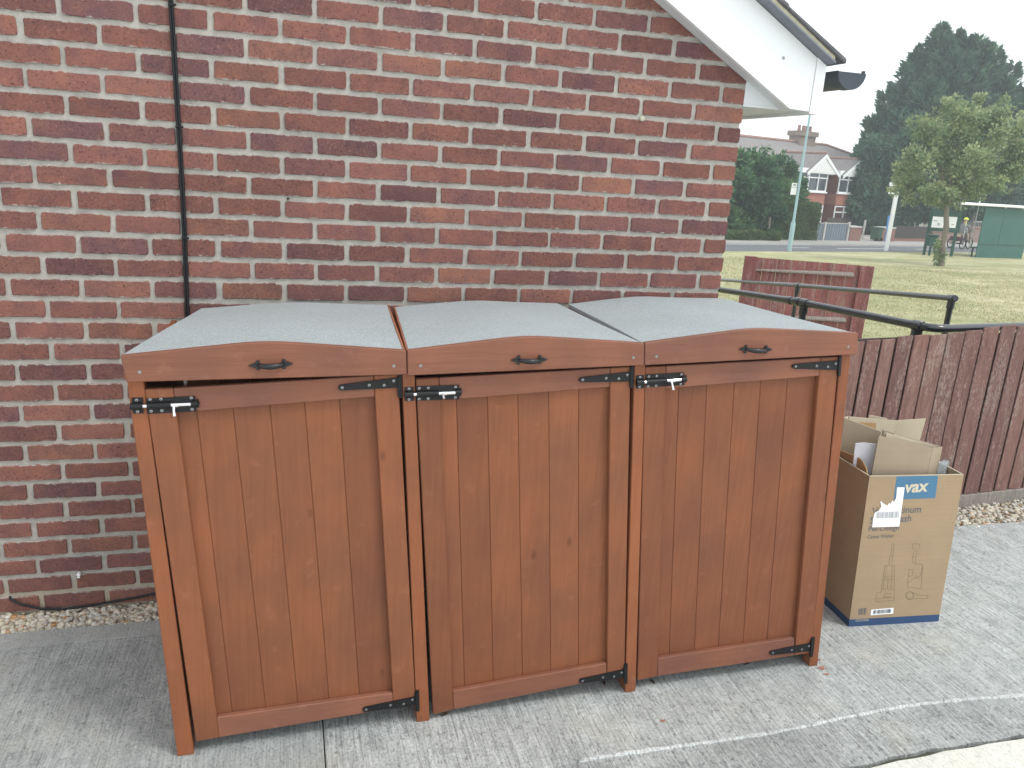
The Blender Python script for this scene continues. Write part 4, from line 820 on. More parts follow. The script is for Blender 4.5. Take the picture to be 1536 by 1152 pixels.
# loose blades over the lawn in view
r = np.random.default_rng(21); n = 60000
dd = 6+24*r.random(n)**.8; lat = r.uniform(.18, .72, n)
Pg = np.array([CAMP[:]])[:, :2]+np.stack([dd*(_f.x+_r.x*lat), dd*(_f.y+_r.y*lat)], 1); ok = (Pg[:, 1] > 1.2)
Pg = Pg[ok]; sd_ = np.array([(Vector((p[0], p[1], 0))-RA).dot(RNv) for p in Pg]); Pg = Pg[sd_ < -.1]; n = len(Pg); zg = GA+GB*Pg[:, 1]-.01
tn = r.normal(.5, .2, n)+.25*np.sin(Pg[:, 0]*.9)*np.sin(Pg[:, 1]*.7)
me = leaves('grass_blades', np.concatenate([Pg, zg[:, None]], 1), np.tile([[0, 0, 1.]], (n, 1))+r.normal(0, .6, (n, 3)), np.full(n, .055), np.full(n, .010), tn, 22)
gl = add_foliage(None, 'grass_blades', me, m_leaf('dry_grass_blade', (.30, .32, .16), (.50, .475, .28), (.68, .63, .43))); tag(gl, 'short dry grass growing across the sloping lawn', 'grass', kind='stuff')

# ------------------------------------------------------------------ far houses
wallred = NT('far_brick'); _c = wallred.coord(); wallred.done(wallred.mix(wallred.noise(_c, 3, 6, .7), (.17, .055, .045), (.30, .105, .085)), .9, .15); wallred = wallred.mat
apron_m = plain('hung_tiles', (.36, .15, .11), .85, .2, 0, .35, 9); rooftile_m = NT('slate_tiles'); _c = rooftile_m.coord(); rooftile_m.done(rooftile_m.mix(rooftile_m.noise(_c, 2.2, 6, .75), (.13, .125, .13), (.34, .31, .30)), .85, .2); rooftile_m = rooftile_m.mat
ridge_m = plain('ridge_tile', (.32, .20, .17), .9, .2, 0, .3, 4); glass_m = plain('window_glass', (.06, .075, .085), .08, .6, 0, .3, .6); render_m = plain('white_render', (.80, .80, .78), .85, .2, 0, .05, 1); frame_m = MAT['white']; chim_m = plain('chimney_brick', (.28, .22, .19), .9, .2, 0, .3, 4)
HX = RD.copy(); HY = RNv.copy(); H0 = at_depth(1250, 300, 55); hz = terrain(60)-.3
house2 = empty('semi_detached_house', (H0.x, H0.y, hz), 'red brick house with slate roof, chimney and white gabled bay across the road', 'house')
def HP(px, py, off=0): return on_plane(px, py, H0+HY*off, HY)
def hs_(p): return (p-H0).dot(HX)
def hq(s, z, off=0): q = H0+HX*s+HY*off; return Vector((q.x, q.y, z))
def hbox(name, s0, s1, z0, z1, o0, o1, mat, parent=house2, bevel=0): m = MB(); m.prism([hq(s0, z0, o0), hq(s1, z0, o0), hq(s1, z1, o0), hq(s0, z1, o0)], HY*(o1-o0)); return m.build(name, mat, parent, bevel=bevel)
ez_ = HP(1213, 259).z; sL = hs_(HP(1010, 240)); sR = hs_(HP(1400, 262)); OW = .9
rz_ = HP(1238, 218, OW+4.0).z; rsL, rsR = hs_(HP(1020, 196, OW+4)), hs_(HP(1240, 218, OW+4))
hbox('wall', sL, sR, hz, ez_, OW, OW+8, wallred)
m = MB(); a, b, c, d = hq(sL-.3, ez_-.05, OW-.35), hq(sR+.3, ez_-.05, OW-.35), hq(rsR, rz_, OW+4), hq(rsL, rz_, OW+4); b2, a2 = hq(sR+.3, ez_-.05, OW+8.3), hq(sL-.3, ez_-.05, OW+8.3)
m.poly([a, b, c, d]); m.poly([b, b2, c]); m.poly([b2, a2, d, c]); m.poly([a2, a, d]); m.poly([a, a2, b2, b]); roof2 = m.build('roof', rooftile_m, house2)
m = MB(); m.tube([d+Vector((0, 0, .02)), c+Vector((0, 0, .02))], .12, 8); m.build('ridge', ridge_m, roof2); m = MB(); m.tube([c+Vector((0, 0, .02)), b+Vector((0, 0, .05))], .11, 8); m.build('hip_ridge', ridge_m, roof2)
# chimney with pots
pc = HP(1205, 210, OW+4); sc_ = hs_(pc); wz = (hs_(HP(1217.5, 210, OW+4))-hs_(HP(1192, 210, OW+4)))/2; ztop = HP(1205, 197, OW+4).z
hbox('chimney', sc_-wz*.92, sc_+wz*.92, rz_-1.2, ztop-.35, OW+3.6, OW+4.6, chim_m, roof2); hbox('chimney_cap', sc_-wz*1.08, sc_+wz*1.08, ztop-.352, ztop, OW+3.5, OW+4.7, chim_m, roof2)
for fx in (-.55, -.05, .35, .75):
    q = hq(sc_+wz*fx, ztop-.01, OW+4.1); m = MB(); m.tube([q, q+Vector((0, 0, .35)), q+Vector((0, 0, .42))], [.13, .11, .13], 10); m.build('chimney_pot', ridge_m, roof2)
def window(s0, s1, z0, z1, off, parts, transom=None):
    f = MB(); t = .07; fr = hbox('window', s0, s1, z0, z1, off+.06, off+.10, glass_m)
    for a, b, c, d in [(s0, s1, z0, z0+t), (s0, s1, z1-t, z1), (s0, s0+t, z0+t, z1-t), (s1-t, s1, z0+t, z1-t)]+[(s0+(s1-s0)*k-t/2, s0+(s1-s0)*k+t/2, z0+t, z1-t) for k in parts]: hbox('window_frame', a, b, c, d, off-.02, off+.05, frame_m, fr)
    if transom: zt_ = z1-(z1-z0)*transom; hbox('window_frame', s0+t, s1-t, zt_-t/2, zt_+t/2, off-.03, off+.045, frame_m, fr)
    hbox('window_sill', s0-.08, s1+.08, z0-.09, z0-.005, off-.1, off+.06, frame_m, fr)
def bay(px0, px1, apx, apy, gl, gr, off=0):
    s0, s1 = hs_(HP(*px0)), hs_(HP(*px1)); zs = HP(1230, 287.5).z; zh = HP(1230, 259).z; za = HP(1230, 306.5).z; zg = zs-(ez_-zs)-1.15
    hbox('bay_wall', s0+.02, s1-.02, hz, za, .06, OW+.1, wallred); hbox('bay_head', s0, s1, zh-.02, zh+.25, .02, OW+.1, frame_m)
    for k in range(5):                                     # courses of hung tiles, each lapping the next
        z1 = za+(zs-.1-za)*(k+1)/5; z0 = za+(zs-.1-za)*k/5; hbox('tile_course', s0-.02, s1+.02, z0, z1, -.02+.012*k, OW+.1, apron_m)
    window(s0, s1, zs, zh, 0, (.34, .68), .28); hbox('bay_wall', s0+.1, s1-.1, zs-.1, zh, .13, OW+.1, wallred)
    zg1 = za-.06; window(s0, s1, zg1-1.5, zg1, .0, (.34, .68), .28)
    ap = HP(apx, apy, -.15); A, B = HP(*gl, -.15), HP(*gr, -.15); inn = lambda p, f: p.lerp((A+B)/2, f)
    m = MB(); m.prism([A+HX*.25, B-HX*.25, ap-Vector((0, 0, .28))], HY*.3); gbl = m.build('gable_boarding', render_m, house2)
    for k in range(1, 7):
        f = k/8; l, r_ = (A+HX*.25).lerp(ap, f), (B-HX*.25).lerp(ap, f); m = MB(); m.bar(l-HY*.006+HX*.12-Vector((0, 0, .02)), r_-HY*.006-HX*.12-Vector((0, 0, .02)), .014, .05); m.build('gable_board', render_m, gbl)
    for e in (A, B):
        m = MB(); dn = Vector((0, 0, -.2)); m.prism([e, ap, ap+dn*1.2, e+dn], -HY*.06); m.build('bargeboard', frame_m, house2)
    back = HY*(OW+2.6); m = MB(); m.poly([A+Vector((0, 0, .04)), ap+Vector((0, 0, .06)), ap+back+Vector((0, 0, .06)), A+back*.4+Vector((0, 0, .04))]); m.poly([B+Vector((0, 0, .04)), ap+Vector((0, 0, .06)), ap+back+Vector((0, 0, .06)), B+back*.4+Vector((0, 0, .04))]); m.build('bay_roof', rooftile_m, house2)
    m = MB(); m.tube([ap+Vector((0, 0, .08)), ap+back+Vector((0, 0, .08))], .09, 8); m.build('bay_ridge', ridge_m, house2)
bay((1196, 287), (1238, 289), 1240, 231.5, (1211.5, 258.5), (1259, 262.5)); bay((1256, 290), (1296, 292), 1291, 240, (1264.5, 264), (1312, 269))
m = MB(); q = hq(hs_(HP(1246, 300)), 0, OW-.06); m.tube([Vector((q.x, q.y, hz)), Vector((q.x, q.y, ez_))], .05, 8); m.build('downpipe', MAT['gutter'], house2)
# white house farther along the road
K0 = at_depth(1508, 290, 66); kz = terrain(60)-.4
house3 = empty('white_house', (K0.x, K0.y, kz), 'white rendered house with steep gable and chimney glimpsed behind the young tree', 'house')
def kq(s, z, off=0): q = K0+HX*s+HY*off; return Vector((q.x, q.y, z))
def KP(px, py): return on_plane(px, py, K0, HY)
def ks(px, py): return (KP(px, py)-K0).dot(HX)
def kbox(name, s0, s1, z0, z1, o0, o1, mat, parent=house3): m = MB(); m.prism([kq(s0, z0, o0), kq(s1, z0, o0), kq(s1, z1, o0), kq(s0, z1, o0)], HY*(o1-o0)); return m.build(name, mat, parent)
s0, s1 = ks(1476, 290), ks(1640, 290); ze = KP(1500, 276).z; ap = KP(1556, 226)
kbox('wall', s0, s1, kz, ze, 0, 8, render_m)
m = MB(); sa = (ap-K0).dot(HX); m.prism([kq(s0+.02, ze, .003), kq(s1-.02, ze, .003), kq(sa, ap.z-.1, .003)], HY*7.9); m.build('gable', render_m, house3)
m = MB(); lo = .35
for sa0 in (s0-.5, s1+.5): m.prism([kq(sa0, ze-.25, -lo), kq(sa, ap.z+.1, -lo), kq(sa, ap.z-.08, -lo), kq(sa0, ze-.43, -lo)], HY*8.6)
m.build('roof', rooftile_m, house3)
for sa0 in (s0-.5, s1+.5): m = MB(); m.prism([kq(sa0, ze-.43, -lo-.05), kq(sa, ap.z-.08, -lo-.05), kq(sa, ap.z-.35, -lo-.05), kq(sa0, ze-.65, -lo-.05)], HY*.04); m.build('bargeboard', frame_m, house3)
q = KP(1537, 247); kbox('chimney', (q-K0).dot(HX)-.5, (q-K0).dot(HX)+.5, ze+.5, q.z, 3, 3.8, chim_m)
for a, b in (((1489, 296), (1496, 287)), ((1507, 307), (1515, 291)), ((1525, 300), (1533, 288))):
    A, B = KP(*a), KP(*b); w = kbox('window', (A-K0).dot(HX), (B-K0).dot(HX), A.z, B.z, -.03, .05, glass_m); kbox('window_sill', (A-K0).dot(HX)-.1, (B-K0).dot(HX)+.1, A.z-.12, A.z, -.1, .04, frame_m, w)

# ------------------------------------------------------------------ front gardens: fences, gate, pillars, bin
def RPX(px, py, t):                                        # pixel on the upright plane at road offset t
    return on_plane(px, py, RA+RNv*t, RNv)
def rbox(name, px0, px1, ztop_px, t, th, mat, parent=None, zb_=None, bevel=0, base=None):
    a, b = RPX(px0[0], px0[1], t), RPX(px1[0], px1[1], t); z = RPX((px0[0]+px1[0])/2, ztop_px, t).z; zb2 = terrain(a.y)+.08 if zb_ is None else zb_
    m = MB(); m.prism([Vector((a.x, a.y, zb2)), Vector((b.x, b.y, zb2)), Vector((b.x, b.y, z)), Vector((a.x, a.y, z))], RNv*th); return m.build(name, mat, parent, bevel=bevel, base=base or (a.x, a.y, zb2))
slate_m = plain('blue_grey_paint', (.17, .21, .25), .7, .3, 0, .15, 6); conc_m = plain('concrete_post', (.50, .49, .46), .9, .2, 0, .15, 6); darkwood = plain('dark_fence_wood', (.085, .070, .068), .85, .2, 0, .3, 6); pinkbrick = plain('garden_brick', (.25, .14, .115), .9, .2, 0, .4, 9); grnbin = plain('green_plastic', (.035, .095, .06), .5, .4); blue_s = plain('blue_sign', (.05, .22, .52), .5, .4)
ft = fencew
a = RPX(1222, 362, ft); gate = empty('driveway_gate', (a.x, a.y, terrain(a.y)+.08), 'blue-grey boarded driveway gate between pale concrete posts beside the hedge', 'gate')
n = 13; p0, p1 = 1224, 1273
for i in range(n):
    x0, x1 = p0+(p1-p0)*i/n+.25, p0+(p1-p0)*(i+1)/n-.25; rbox('board', (x0, 350), (x1, 350), 335+(x0-1224)*.04, ft, .03+.02*(i % 2), slate_m, gate)
for x in (1236.5, 1272.5): rbox('post', (x-1, 350), (x+1.2, 350), 333, ft-.06, .1, conc_m, gate)
rbox('gate_rail', (1225, 350), (1272, 350), 334.3, ft-.02, .02, conc_m, gate, zb_=RPX(1250, 335.6, ft).z)
for (x0, x1, yt, lab) in ((1274, 1291, 339.5, 'low red brick gate pillar beside the blue-grey gate'), (1322.5, 1341.5, 341, 'low red brick gate pillar beside the green wheelie bin')):
    a = RPX(x0, 355, ft); pil = empty('brick_pillar', (a.x, a.y, terrain(a.y)+.08), lab, 'pillar', 'brick gate pillars'); o = rbox('shaft', (x0, 355), (x1, 355), yt+1.5, ft-.1, .5, pinkbrick, pil); zc = RPX(x0, yt+1.5, ft).z
    rbox('coping', (x0-.6, 355), (x1+.6, 355), yt, ft-.14, .58, conc_m, pil, zb_=zc)
a = RPX(1342, 355, ft); pf = empty('picket_fence', (a.x, a.y, terrain(a.y)+.08), 'dark brown close picket fence along the pavement beneath the large conifer', 'fence')
for i in range(30): x = 1342+i*1.78; rbox('picket', (x, 352), (x+1.3, 352), 338.5+.03*(x-1342)+(.6 if i % 3 == 0 else 0), ft+.3, .03, darkwood, pf)
rbox('rail', (1342, 352), (1396, 352), 343, ft+.335, .05, darkwood, pf, zb_=RPX(1360, 345, ft).z); rbox('base_wall', (1341.8, 352), (1396, 352), 358, ft+.26, .1, pinkbrick, pf)
a = RPX(1245, 345, ft+7); bf = empty('garden_fence', (a.x, a.y, terrain(a.y)+.08), 'dark boarded garden fence between the two brick gate pillars and the house', 'fence')
for i in range(12): x = 1238+i*7.2; rbox('board', (x, 345), (x+7, 345), 326.5+.02*(x-1240), ft+7, .04, darkwood, bf)
a = RPX(1293.5, 357, ft+1.2); m = MB(); b = RPX(1297.5, 330, ft+1.2); m.tube([Vector((a.x, a.y, terrain(a.y)+.08)), Vector((a.x, a.y, b.z))], .06, 10); tag(m.build('post', conc_m, None, base=(a.x, a.y, terrain(a.y)+.08)), 'slim pale concrete post standing in the driveway opening', 'post')
a = RPX(1316, 360, ft-.2); wb = empty('wheelie_bin', (a.x, a.y, terrain(a.y)+.1), 'dark green wheelie bin standing beside the brick gate pillar', 'bin')
zb0 = terrain(a.y)+.1; c = a+RD*.25+RNv*.3; hgt = RPX(1316, 341.5, ft-.2).z-zb0; Rm = Matrix((RD, RNv, Vector((0, 0, 1)))).transposed()
m = MB(); w, d = .24, .28; lo = [c+RD*sx_*w*.82+RNv*sy_*d*.8+Vector((0, 0, zb0+.06-c.z)) for sx_, sy_ in ((-1, -1), (1, -1), (1, 1), (-1, 1))]; hi = [c+RD*sx_*w+RNv*sy_*d+Vector((0, 0, zb0+hgt*.93-c.z)) for sx_, sy_ in ((-1, -1), (1, -1), (1, 1), (-1, 1))]; m.prism(hi, None, 0, lo); m.build('bin_body', grnbin, wb, bevel=.02)
m = MB(); m.box((c.x, c.y, zb0+hgt*.965), (.54, .62, .06), 0, Rm); m.build('lid', grnbin, wb, bevel=.015)
for sg in (-1, 1): q = c+RD*sg*.22-RNv*.22; m = MB(); m.tube([Vector((q.x, q.y, zb0+.1))-RD*.03, Vector((q.x, q.y, zb0+.1))+RD*.03], .1, 14); m.build('wheel', MAT['rubber'], wb)
a, b = RPX(1329.5, 346, ft-.5), RPX(1332.5, 323.5, ft-.5); m = MB(); m.prism([a, a+RD*.17, b+RD*.17, b], RNv*.03); m.tube([Vector((a.x, a.y, terrain(a.y)+.1))+RD*.085+RNv*.05, Vector((a.x, a.y, b.z))+RD*.085+RNv*.05], .025, 8); tag(m.build('upright_sign', blue_s, None, base=(a.x, a.y, terrain(a.y)+.1)), 'narrow upright blue sign beside the white bus stop pole', 'sign')

# ------------------------------------------------------------------ street furniture on this side of the road
teal = plain('pale_teal_paint', (.34, .50, .52), .5, .3, 0, .08, 2)
p = gpt(1183.5, 377); tp_ = at_depth(1215.5, 150, (p-CAMP).dot(_f)*.985); D0 = Vector((p.x, p.y, terrain(p.y)))
lp = empty('lamp_post', D0, 'tall pale teal lamp post with small white notice box behind the eaves', 'lamp post')
H = on_plane(1222, 104, p, Vector((_f.x, _f.y, 0)).normalized()).z-D0.z
m = MB(); m.tube([D0, D0+Vector((0, 0, 1.15)), D0+Vector((0, 0, 1.3)), D0+Vector((0, 0, H))], [.10, .10, .055, .042], 12); m.build('column', teal, lp, True)
m = MB(); q = D0+Vector((0, 0, H)); m.box(q+RNv*.18+Vector((0, 0, .02)), (.12, .5, .07), 0, Rm); m.build('lamp_head', teal, lp, bevel=.02)
pw = Vector((_f.x, _f.y, 0)).normalized(); PR = Vector((pw.y, -pw.x, 0))
def LPX(px, py, o=0): return on_plane(px, py, p+pw*o, pw)
m = MB(); m.prism([LPX(1185.6, 292), LPX(1194, 292.3), LPX(1195.3, 281.2), LPX(1187.3, 281)], pw*.04); m.build('notice_plate', MAT['white'], lp); m = MB(); m.prism([LPX(1187.6, 280.3), LPX(1195.4, 280.6), LPX(1196.3, 274.6), LPX(1188.6, 274.3)], pw*.05); nb = m.build('notice_box', MAT['white'], lp); m = MB(); m.prism([LPX(1189.6, 278.2, -.004), LPX(1193.8, 278.4, -.004), LPX(1194, 276.6, -.004), LPX(1190, 276.4, -.004)], pw*.003); m.build('slot', MAT['ink'], nb)
p = gpt(1329.5, 376.5); B0 = Vector((p.x, p.y, terrain(p.y)))
bs = empty('bus_stop', B0, 'white bus stop pole with square white flag at its top', 'bus stop')
zt_ = on_plane(1341, 276, p, pw).z; m = MB(); m.prism([B0-PR*.09, B0+PR*.09, Vector((B0.x, B0.y, zt_-.35))+PR*.09, Vector((B0.x, B0.y, zt_-.35))-PR*.09], pw*.12); m.build('pole', MAT['white'], bs, bevel=.01)
def BPX(px, py, o=0): return on_plane(px, py, p+pw*o, pw)
m = MB(); m.prism([BPX(1332.6, 291), BPX(1345, 291.6), BPX(1346.6, 275), BPX(1335, 273.5)], pw*.06); fl = m.build('flag', MAT['white'], bs, bevel=.006)
m = MB(); m.prism([BPX(1335, 280, -.003), BPX(1345.8, 280.4, -.003), BPX(1346, 279.4, -.003), BPX(1335.2, 279, -.003)], pw*.002); m.build('flag_line', greyink, fl)
shg = NT('shelter_green'); _c = shg.coord(); shg.done(shg.mix(shg.noise(_c, 1.4, 5, .6), (.026, .105, .090), (.05, .155, .13)), .55, .35); shg = shg.mat; dgreen = plain('dark_green_paint', (.018, .075, .058), .5, .35)
p = gpt(1463, 386.3); S0 = Vector((p.x, p.y, terrain(p.y)-.02)); p2 = gpt(1531, 388); SD = p2-p; SD.z = 0; SD.normalize(); SN = Vector((-SD.y, SD.x, 0))
sh = empty('bus_shelter', S0, 'green panelled bus shelter with thin white roof beside the road', 'bus shelter')
def SP(px, py, o=0): return on_plane(px, py, p+SN*o, SN)
sw = (p2-p).dot(SD)*1.02; shh = SP(1477, 311).z-S0.z
def sq(s, z, o): q = S0+SD*s+SN*o; return Vector((q.x, q.y, S0.z+z))
def sbox(name, s0, s1, z0, z1, o0, o1, mat, par=sh, bevel=0): m = MB(); m.prism([sq(s0, z0, o0), sq(s1, z0, o0), sq(s1, z1, o0), sq(s0, z1, o0)], SN*(o1-o0)); return m.build(name, mat, par, bevel=bevel)
sbox('base_panel', 0, sw, 0, shh*.27, 0, .04, shg); sbox('back_panel', .0, sw*.41, shh*.275, shh, .004, .04, shg); sbox('back_panel', sw*.415, sw, shh*.275, shh, .004, .04, shg)
sbox('side_panel', sw-.04, sw, 0, shh, .045, 1.3, shg); sbox('trim', 0, sw, shh*.265, shh*.28, -.012, .0, dgreen)
for s in (.05, sw-.05): sbox('post', s-.03, s+.03, 0, shh+.05, 1.3, 1.36, MAT['white'])
rl = SP(1434, 304.5); sl_ = (rl-S0).dot(SD); sbox('roof', sl_, sw+.5, shh+.06, shh+.16, -.25, 1.6, MAT['white'], bevel=.02)
sbox('seat', .2, sw-.2, .42, .47, .3, .6, dgreen)
for s in (.3, sw-.3): sbox('seat_bracket', s-.03, s+.03, .0, .42, .42, .48, dgreen)
m = MB(); q = at_depth(1457, 362, (p-CAMP).dot(_f)+1.5); q2 = at_depth(1467.5, 296, (p-CAMP).dot(_f)+1.5); m.tube([Vector((q.x, q.y, terrain(q.y))), Vector((q.x, q.y, q2.z))], .022, 8); tag(m.build('thin_pole', MAT['white'], None, base=(q.x, q.y, terrain(q.y))), 'thin white pole standing next to the green bus shelter', 'pole')
# notice board with two posters
p = gpt(1386, 382.5); p2 = gpt(1427, 385); D1, D2 = Vector((p.x, p.y, terrain(p.y))), Vector((p2.x, p2.y, terrain(p2.y))); ND = (D2-D1); ND.z = 0; nL = ND.length; ND.normalize(); NN = Vector((-ND.y, ND.x, 0))
nbd = empty('notice_board', D1, 'green notice board on two posts showing two white posters by the road', 'notice board')
def NP(px, py, o=0): return on_plane(px, py, p+NN*o, NN)
ztop_ = NP(1395, 313.5).z
for q in (D1, D2): m = MB(); m.prism([q-ND*.05, q+ND*.05, Vector((q.x, q.y, ztop_))+ND*.05, Vector((q.x, q.y, ztop_))-ND*.05], NN*.1); m.build('post', dgreen, nbd)
zb_ = NP(1391, 346).z; m = MB(); a, b = D1-ND*.02, D2+ND*.1; m.prism([Vector((a.x, a.y, zb_))-NN*.04, Vector((b.x, b.y, zb_))-NN*.04, Vector((b.x, b.y, ztop_-.03))-NN*.04, Vector((a.x, a.y, ztop_-.03))-NN*.04], NN*.035); brd = m.build('board', dgreen, nbd)
for x0, x1 in ((1396.5, 1414.3), (1415.6, 1433)):
    A, B = NP(x0, 341, -.05), NP(x1, 342, -.05); zt2 = NP(x0+2, 324.5, -.05).z; m = MB(); m.prism([Vector((A.x, A.y, A.z)), Vector((B.x, B.y, A.z)), Vector((B.x, B.y, zt2)), Vector((A.x, A.y, zt2))], NN*.006); po = m.build('poster', MAT['paper'], brd)
def scrib(pts, w=.012):
    m = MB(); P = [NP(a, b, -.054) for a, b in pts]
    for a, b in zip(P, P[1:]): m.bar(a, b, .004, w*2, 0, Vector((0, 0, 1)))
    m.build('drawing', MAT['ink'], brd)
for pts in (((1400.5, 330.5), (1403, 331.5), (1404.5, 330.8), (1406, 332)), ((1406, 336.5), (1407.5, 335), (1409.5, 336), (1408.5, 338), (1406.5, 337.5)), ((1417, 336), (1419, 337.8), (1421, 336.5)), ((1427, 338), (1428.5, 336.5), (1431, 337))): scrib(pts)
# litter bin in front of the board
c = D1-NN*.25+ND*.12; zt3 = NP(1390, 350.5, -.3).z; lbz = NP(1388, 369, -.3).z
lb = empty('litter_bin', (c.x, c.y, terrain(c.y)), 'dark green square litter bin hanging by the notice board post', 'bin')
RmN = Matrix((ND, NN, Vector((0, 0, 1)))).transposed(); m = MB(); m.box((c.x, c.y, (lbz+zt3)/2-.04), (.42, .36, zt3-lbz-.12), 0, RmN); m.build('bin_body', dgreen, lb, bevel=.03); m = MB(); m.box((c.x, c.y, zt3-.05), (.48, .42, .08), 0, RmN); m.build('hood', dgreen, lb, bevel=.03); m = MB(); m.box((c.x, c.y, (terrain(c.y)+lbz)/2), (.08, .08, lbz-terrain(c.y)+.05), 0, RmN); m.build('stand', dgreen, lb)

# ------------------------------------------------------------------ rider on a tricycle, parked car behind a garden wall
tyre_m = plain('tyre_rubber', (.02, .02, .022), .8, .2); trike_m = plain('maroon_paint', (.075, .022, .035), .5, .4); hi_vis = plain('fluorescent_yellow', (.72, .95, .08), .6, .2, 0, .05)
tpx = gpt(1437, 373.5); T0 = Vector((tpx.x, tpx.y, terrain(tpx.y)+.006)); fd = Vector((.97, .24, 0)).normalized(); sd2 = Vector((fd.y, -fd.x, 0))
trike = empty('tricycle', T0, 'dark cargo tricycle with a tall yellow safety flag on the road', 'tricycle')
def tq(f_, s_, z): return T0+fd*f_+sd2*s_+Vector((0, 0, z))
def wheel(f_, s_, r):
    m = MB(); n = 22; R_ = [(r-.03+.03*math.cos(q), .03*math.sin(q)) for q in [6.2832*i/8 for i in range(8)]]; idx = []
    for i in range(n):
        a = 6.2832*i/n
        for rr, yy in R_: m.v.append(tq(f_+rr*math.cos(a), s_+yy, r+rr*math.sin(a)))
    for i in range(n):
        for j in range(8): m.f.append((i*8+j, ((i+1) % n)*8+j, ((i+1) % n)*8+(j+1) % 8, i*8+(j+1) % 8)); m.m.append(0)
    w = m.build('wheel', tyre_m, trike, True)
    m = MB()
    for i in range(9): a = 3.1416*i/9; m.tube([tq(f_+(r-.05)*math.cos(a), s_, r+(r-.05)*math.sin(a)), tq(f_-(r-.05)*math.cos(a), s_, r-(r-.05)*math.sin(a))], .004, 4)
    m.tube([tq(f_, s_-.05, r), tq(f_, s_+.05, r)], .03, 8); m.build('spokes', MAT['screw'], w)
wheel(-.25, -.36, .30); wheel(-.25, .36, .30); wheel(.95, 0, .33)
m = MB(); m.tube([tq(-.25, -.36, .30), tq(-.25, .36, .30)], .025, 8); m.tube([tq(-.25, 0, .32), tq(.25, 0, .30), tq(.72, 0, .55), tq(.82, 0, .86)], .028, 8); m.tube([tq(.10, 0, .32), tq(.02, 0, .70)], .024, 8); m.tube([tq(.80, 0, .80), tq(.95, 0, .33)], .022, 8); m.build('frame', trike_m, trike, True)
m = MB(); m.tube([tq(.60, -.30, 1.0), tq(.74, -.2, 1.03), tq(.80, 0, .98), tq(.74, .2, 1.03), tq(.60, .30, 1.0)], .016, 8); m.tube([tq(.80, 0, .84), tq(.80, 0, .99)], .018, 8); m.build('handlebar', MAT['rail'], trike, True)
m = MB(); m.prism([tq(-.10, -.12, .70), tq(.16, -.05, .72), tq(.16, .05, .72), tq(-.10, .12, .70)], (0, 0, .06)); m.build('saddle', MAT['rubber'], trike, bevel=.02)
m = MB(); m.prism([tq(-.55, -.26, .46), tq(-.02, -.26, .46), tq(-.02, .26, .46), tq(-.55, .26, .46)], (0, 0, .04)); m.prism([tq(-.55, -.26, .50), tq(-.55, .26, .50), tq(-.55, .28, .68), tq(-.55, -.28, .68)], fd*.02); m.prism([tq(-.02, -.26, .50), tq(-.02, .26, .50), tq(-.02, .28, .68), tq(-.02, -.28, .68)], -fd*.02)
for sg in (-1, 1): m.prism([tq(-.53, sg*.26, .50), tq(-.04, sg*.26, .50), tq(-.04, sg*.28, .68), tq(-.53, sg*.28, .68)], sd2*sg*-.02)
m.build('cargo_tray', trike_m, trike)
m = MB(); m.tube([tq(-.22, .3, .45), tq(-.22, .30, 1.58)], .008, 6); m.build('flag_staff', MAT['white'], trike); m = MB(); m.prism([tq(-.22, .30, 1.60), tq(-.22, .30, 1.34), tq(-.38, .36, 1.36)], sd2*.006); m.build('safety_flag', hi_vis, trike)
m = MB(); m.box(tq(-.30, -.04, .64), (.34, .36, .30), 0, Matrix((fd, sd2, Vector((0, 0, 1)))).transposed()); tag(m.build('carrier_bag', plain('tan_canvas', (.36, .28, .20), .9), None, bevel=.05, base=tq(-.30, -.04, .5)), 'tan canvas bag resting in the tray of the tricycle', 'bag')
# the rider: one continuous skinned figure
J = [((.02, 0, .86), .15), ((.05, 0, 1.02), .15), ((.10, 0, 1.20), .17), ((.13, 0, 1.34), .13), ((.15, 0, 1.42), .065), ((.18, 0, 1.55), .095), ((.20, 0, 1.64), .085),
     ((.12, -.20, 1.33), .075), ((.30, -.27, 1.14), .055), ((.56, -.28, 1.05), .042), ((.62, -.28, 1.03), .04), ((.12, .20, 1.33), .075), ((.30, .27, 1.14), .055), ((.56, .28, 1.05), .042), ((.62, .28, 1.03), .04),
     ((.06, -.11, .82), .11), ((.42, -.13, .72), .08), ((.40, -.13, .34), .055), ((.50, -.13, .28), .045), ((.06, .11, .82), .11), ((.44, .13, .84), .08), ((.50, .13, .50), .055), ((.60, .13, .44), .045)]
ED = [(0, 1), (1, 2), (2, 3), (3, 4), (4, 5), (5, 6), (2, 7), (7, 8), (8, 9), (9, 10), (2, 11), (11, 12), (12, 13), (13, 14), (0, 15), (15, 16), (16, 17), (17, 18), (0, 19), (19, 20), (20, 21), (21, 22)]
pr = empty('person', T0+fd*.1, 'person in grey jacket and yellow helmet riding the tricycle on the road', 'person')
me = bpy.data.meshes.new('body'); me.from_pydata([tuple(tq(a, b, c_)-parent_loc(pr)) for (a, b, c_), _ in J], ED, []); bo_ = bpy.data.objects.new('body', me); COL.objects.link(bo_)
bo_.modifiers.new('skin', 'SKIN')
if not me.skin_vertices: me.attributes  # layer is made by the modifier
bm = bmesh.new(); bm.from_mesh(me); sk = bm.verts.layers.skin.verify()
for v, (_, r_) in zip(bm.verts, J): v[sk].radius = (r_, r_)
bm.verts.ensure_lookup_table(); bm.verts[0][sk].use_root = True; bm.to_mesh(me); bm.free()
ss = bo_.modifiers.new('sub', 'SUBSURF'); ss.levels = ss.render_levels = 2
dg = bpy.context.evaluated_depsgraph_get(); me2 = bpy.data.meshes.new_from_object(bo_.evaluated_get(dg)); bpy.data.objects.remove(bo_)
me2.materials.clear()
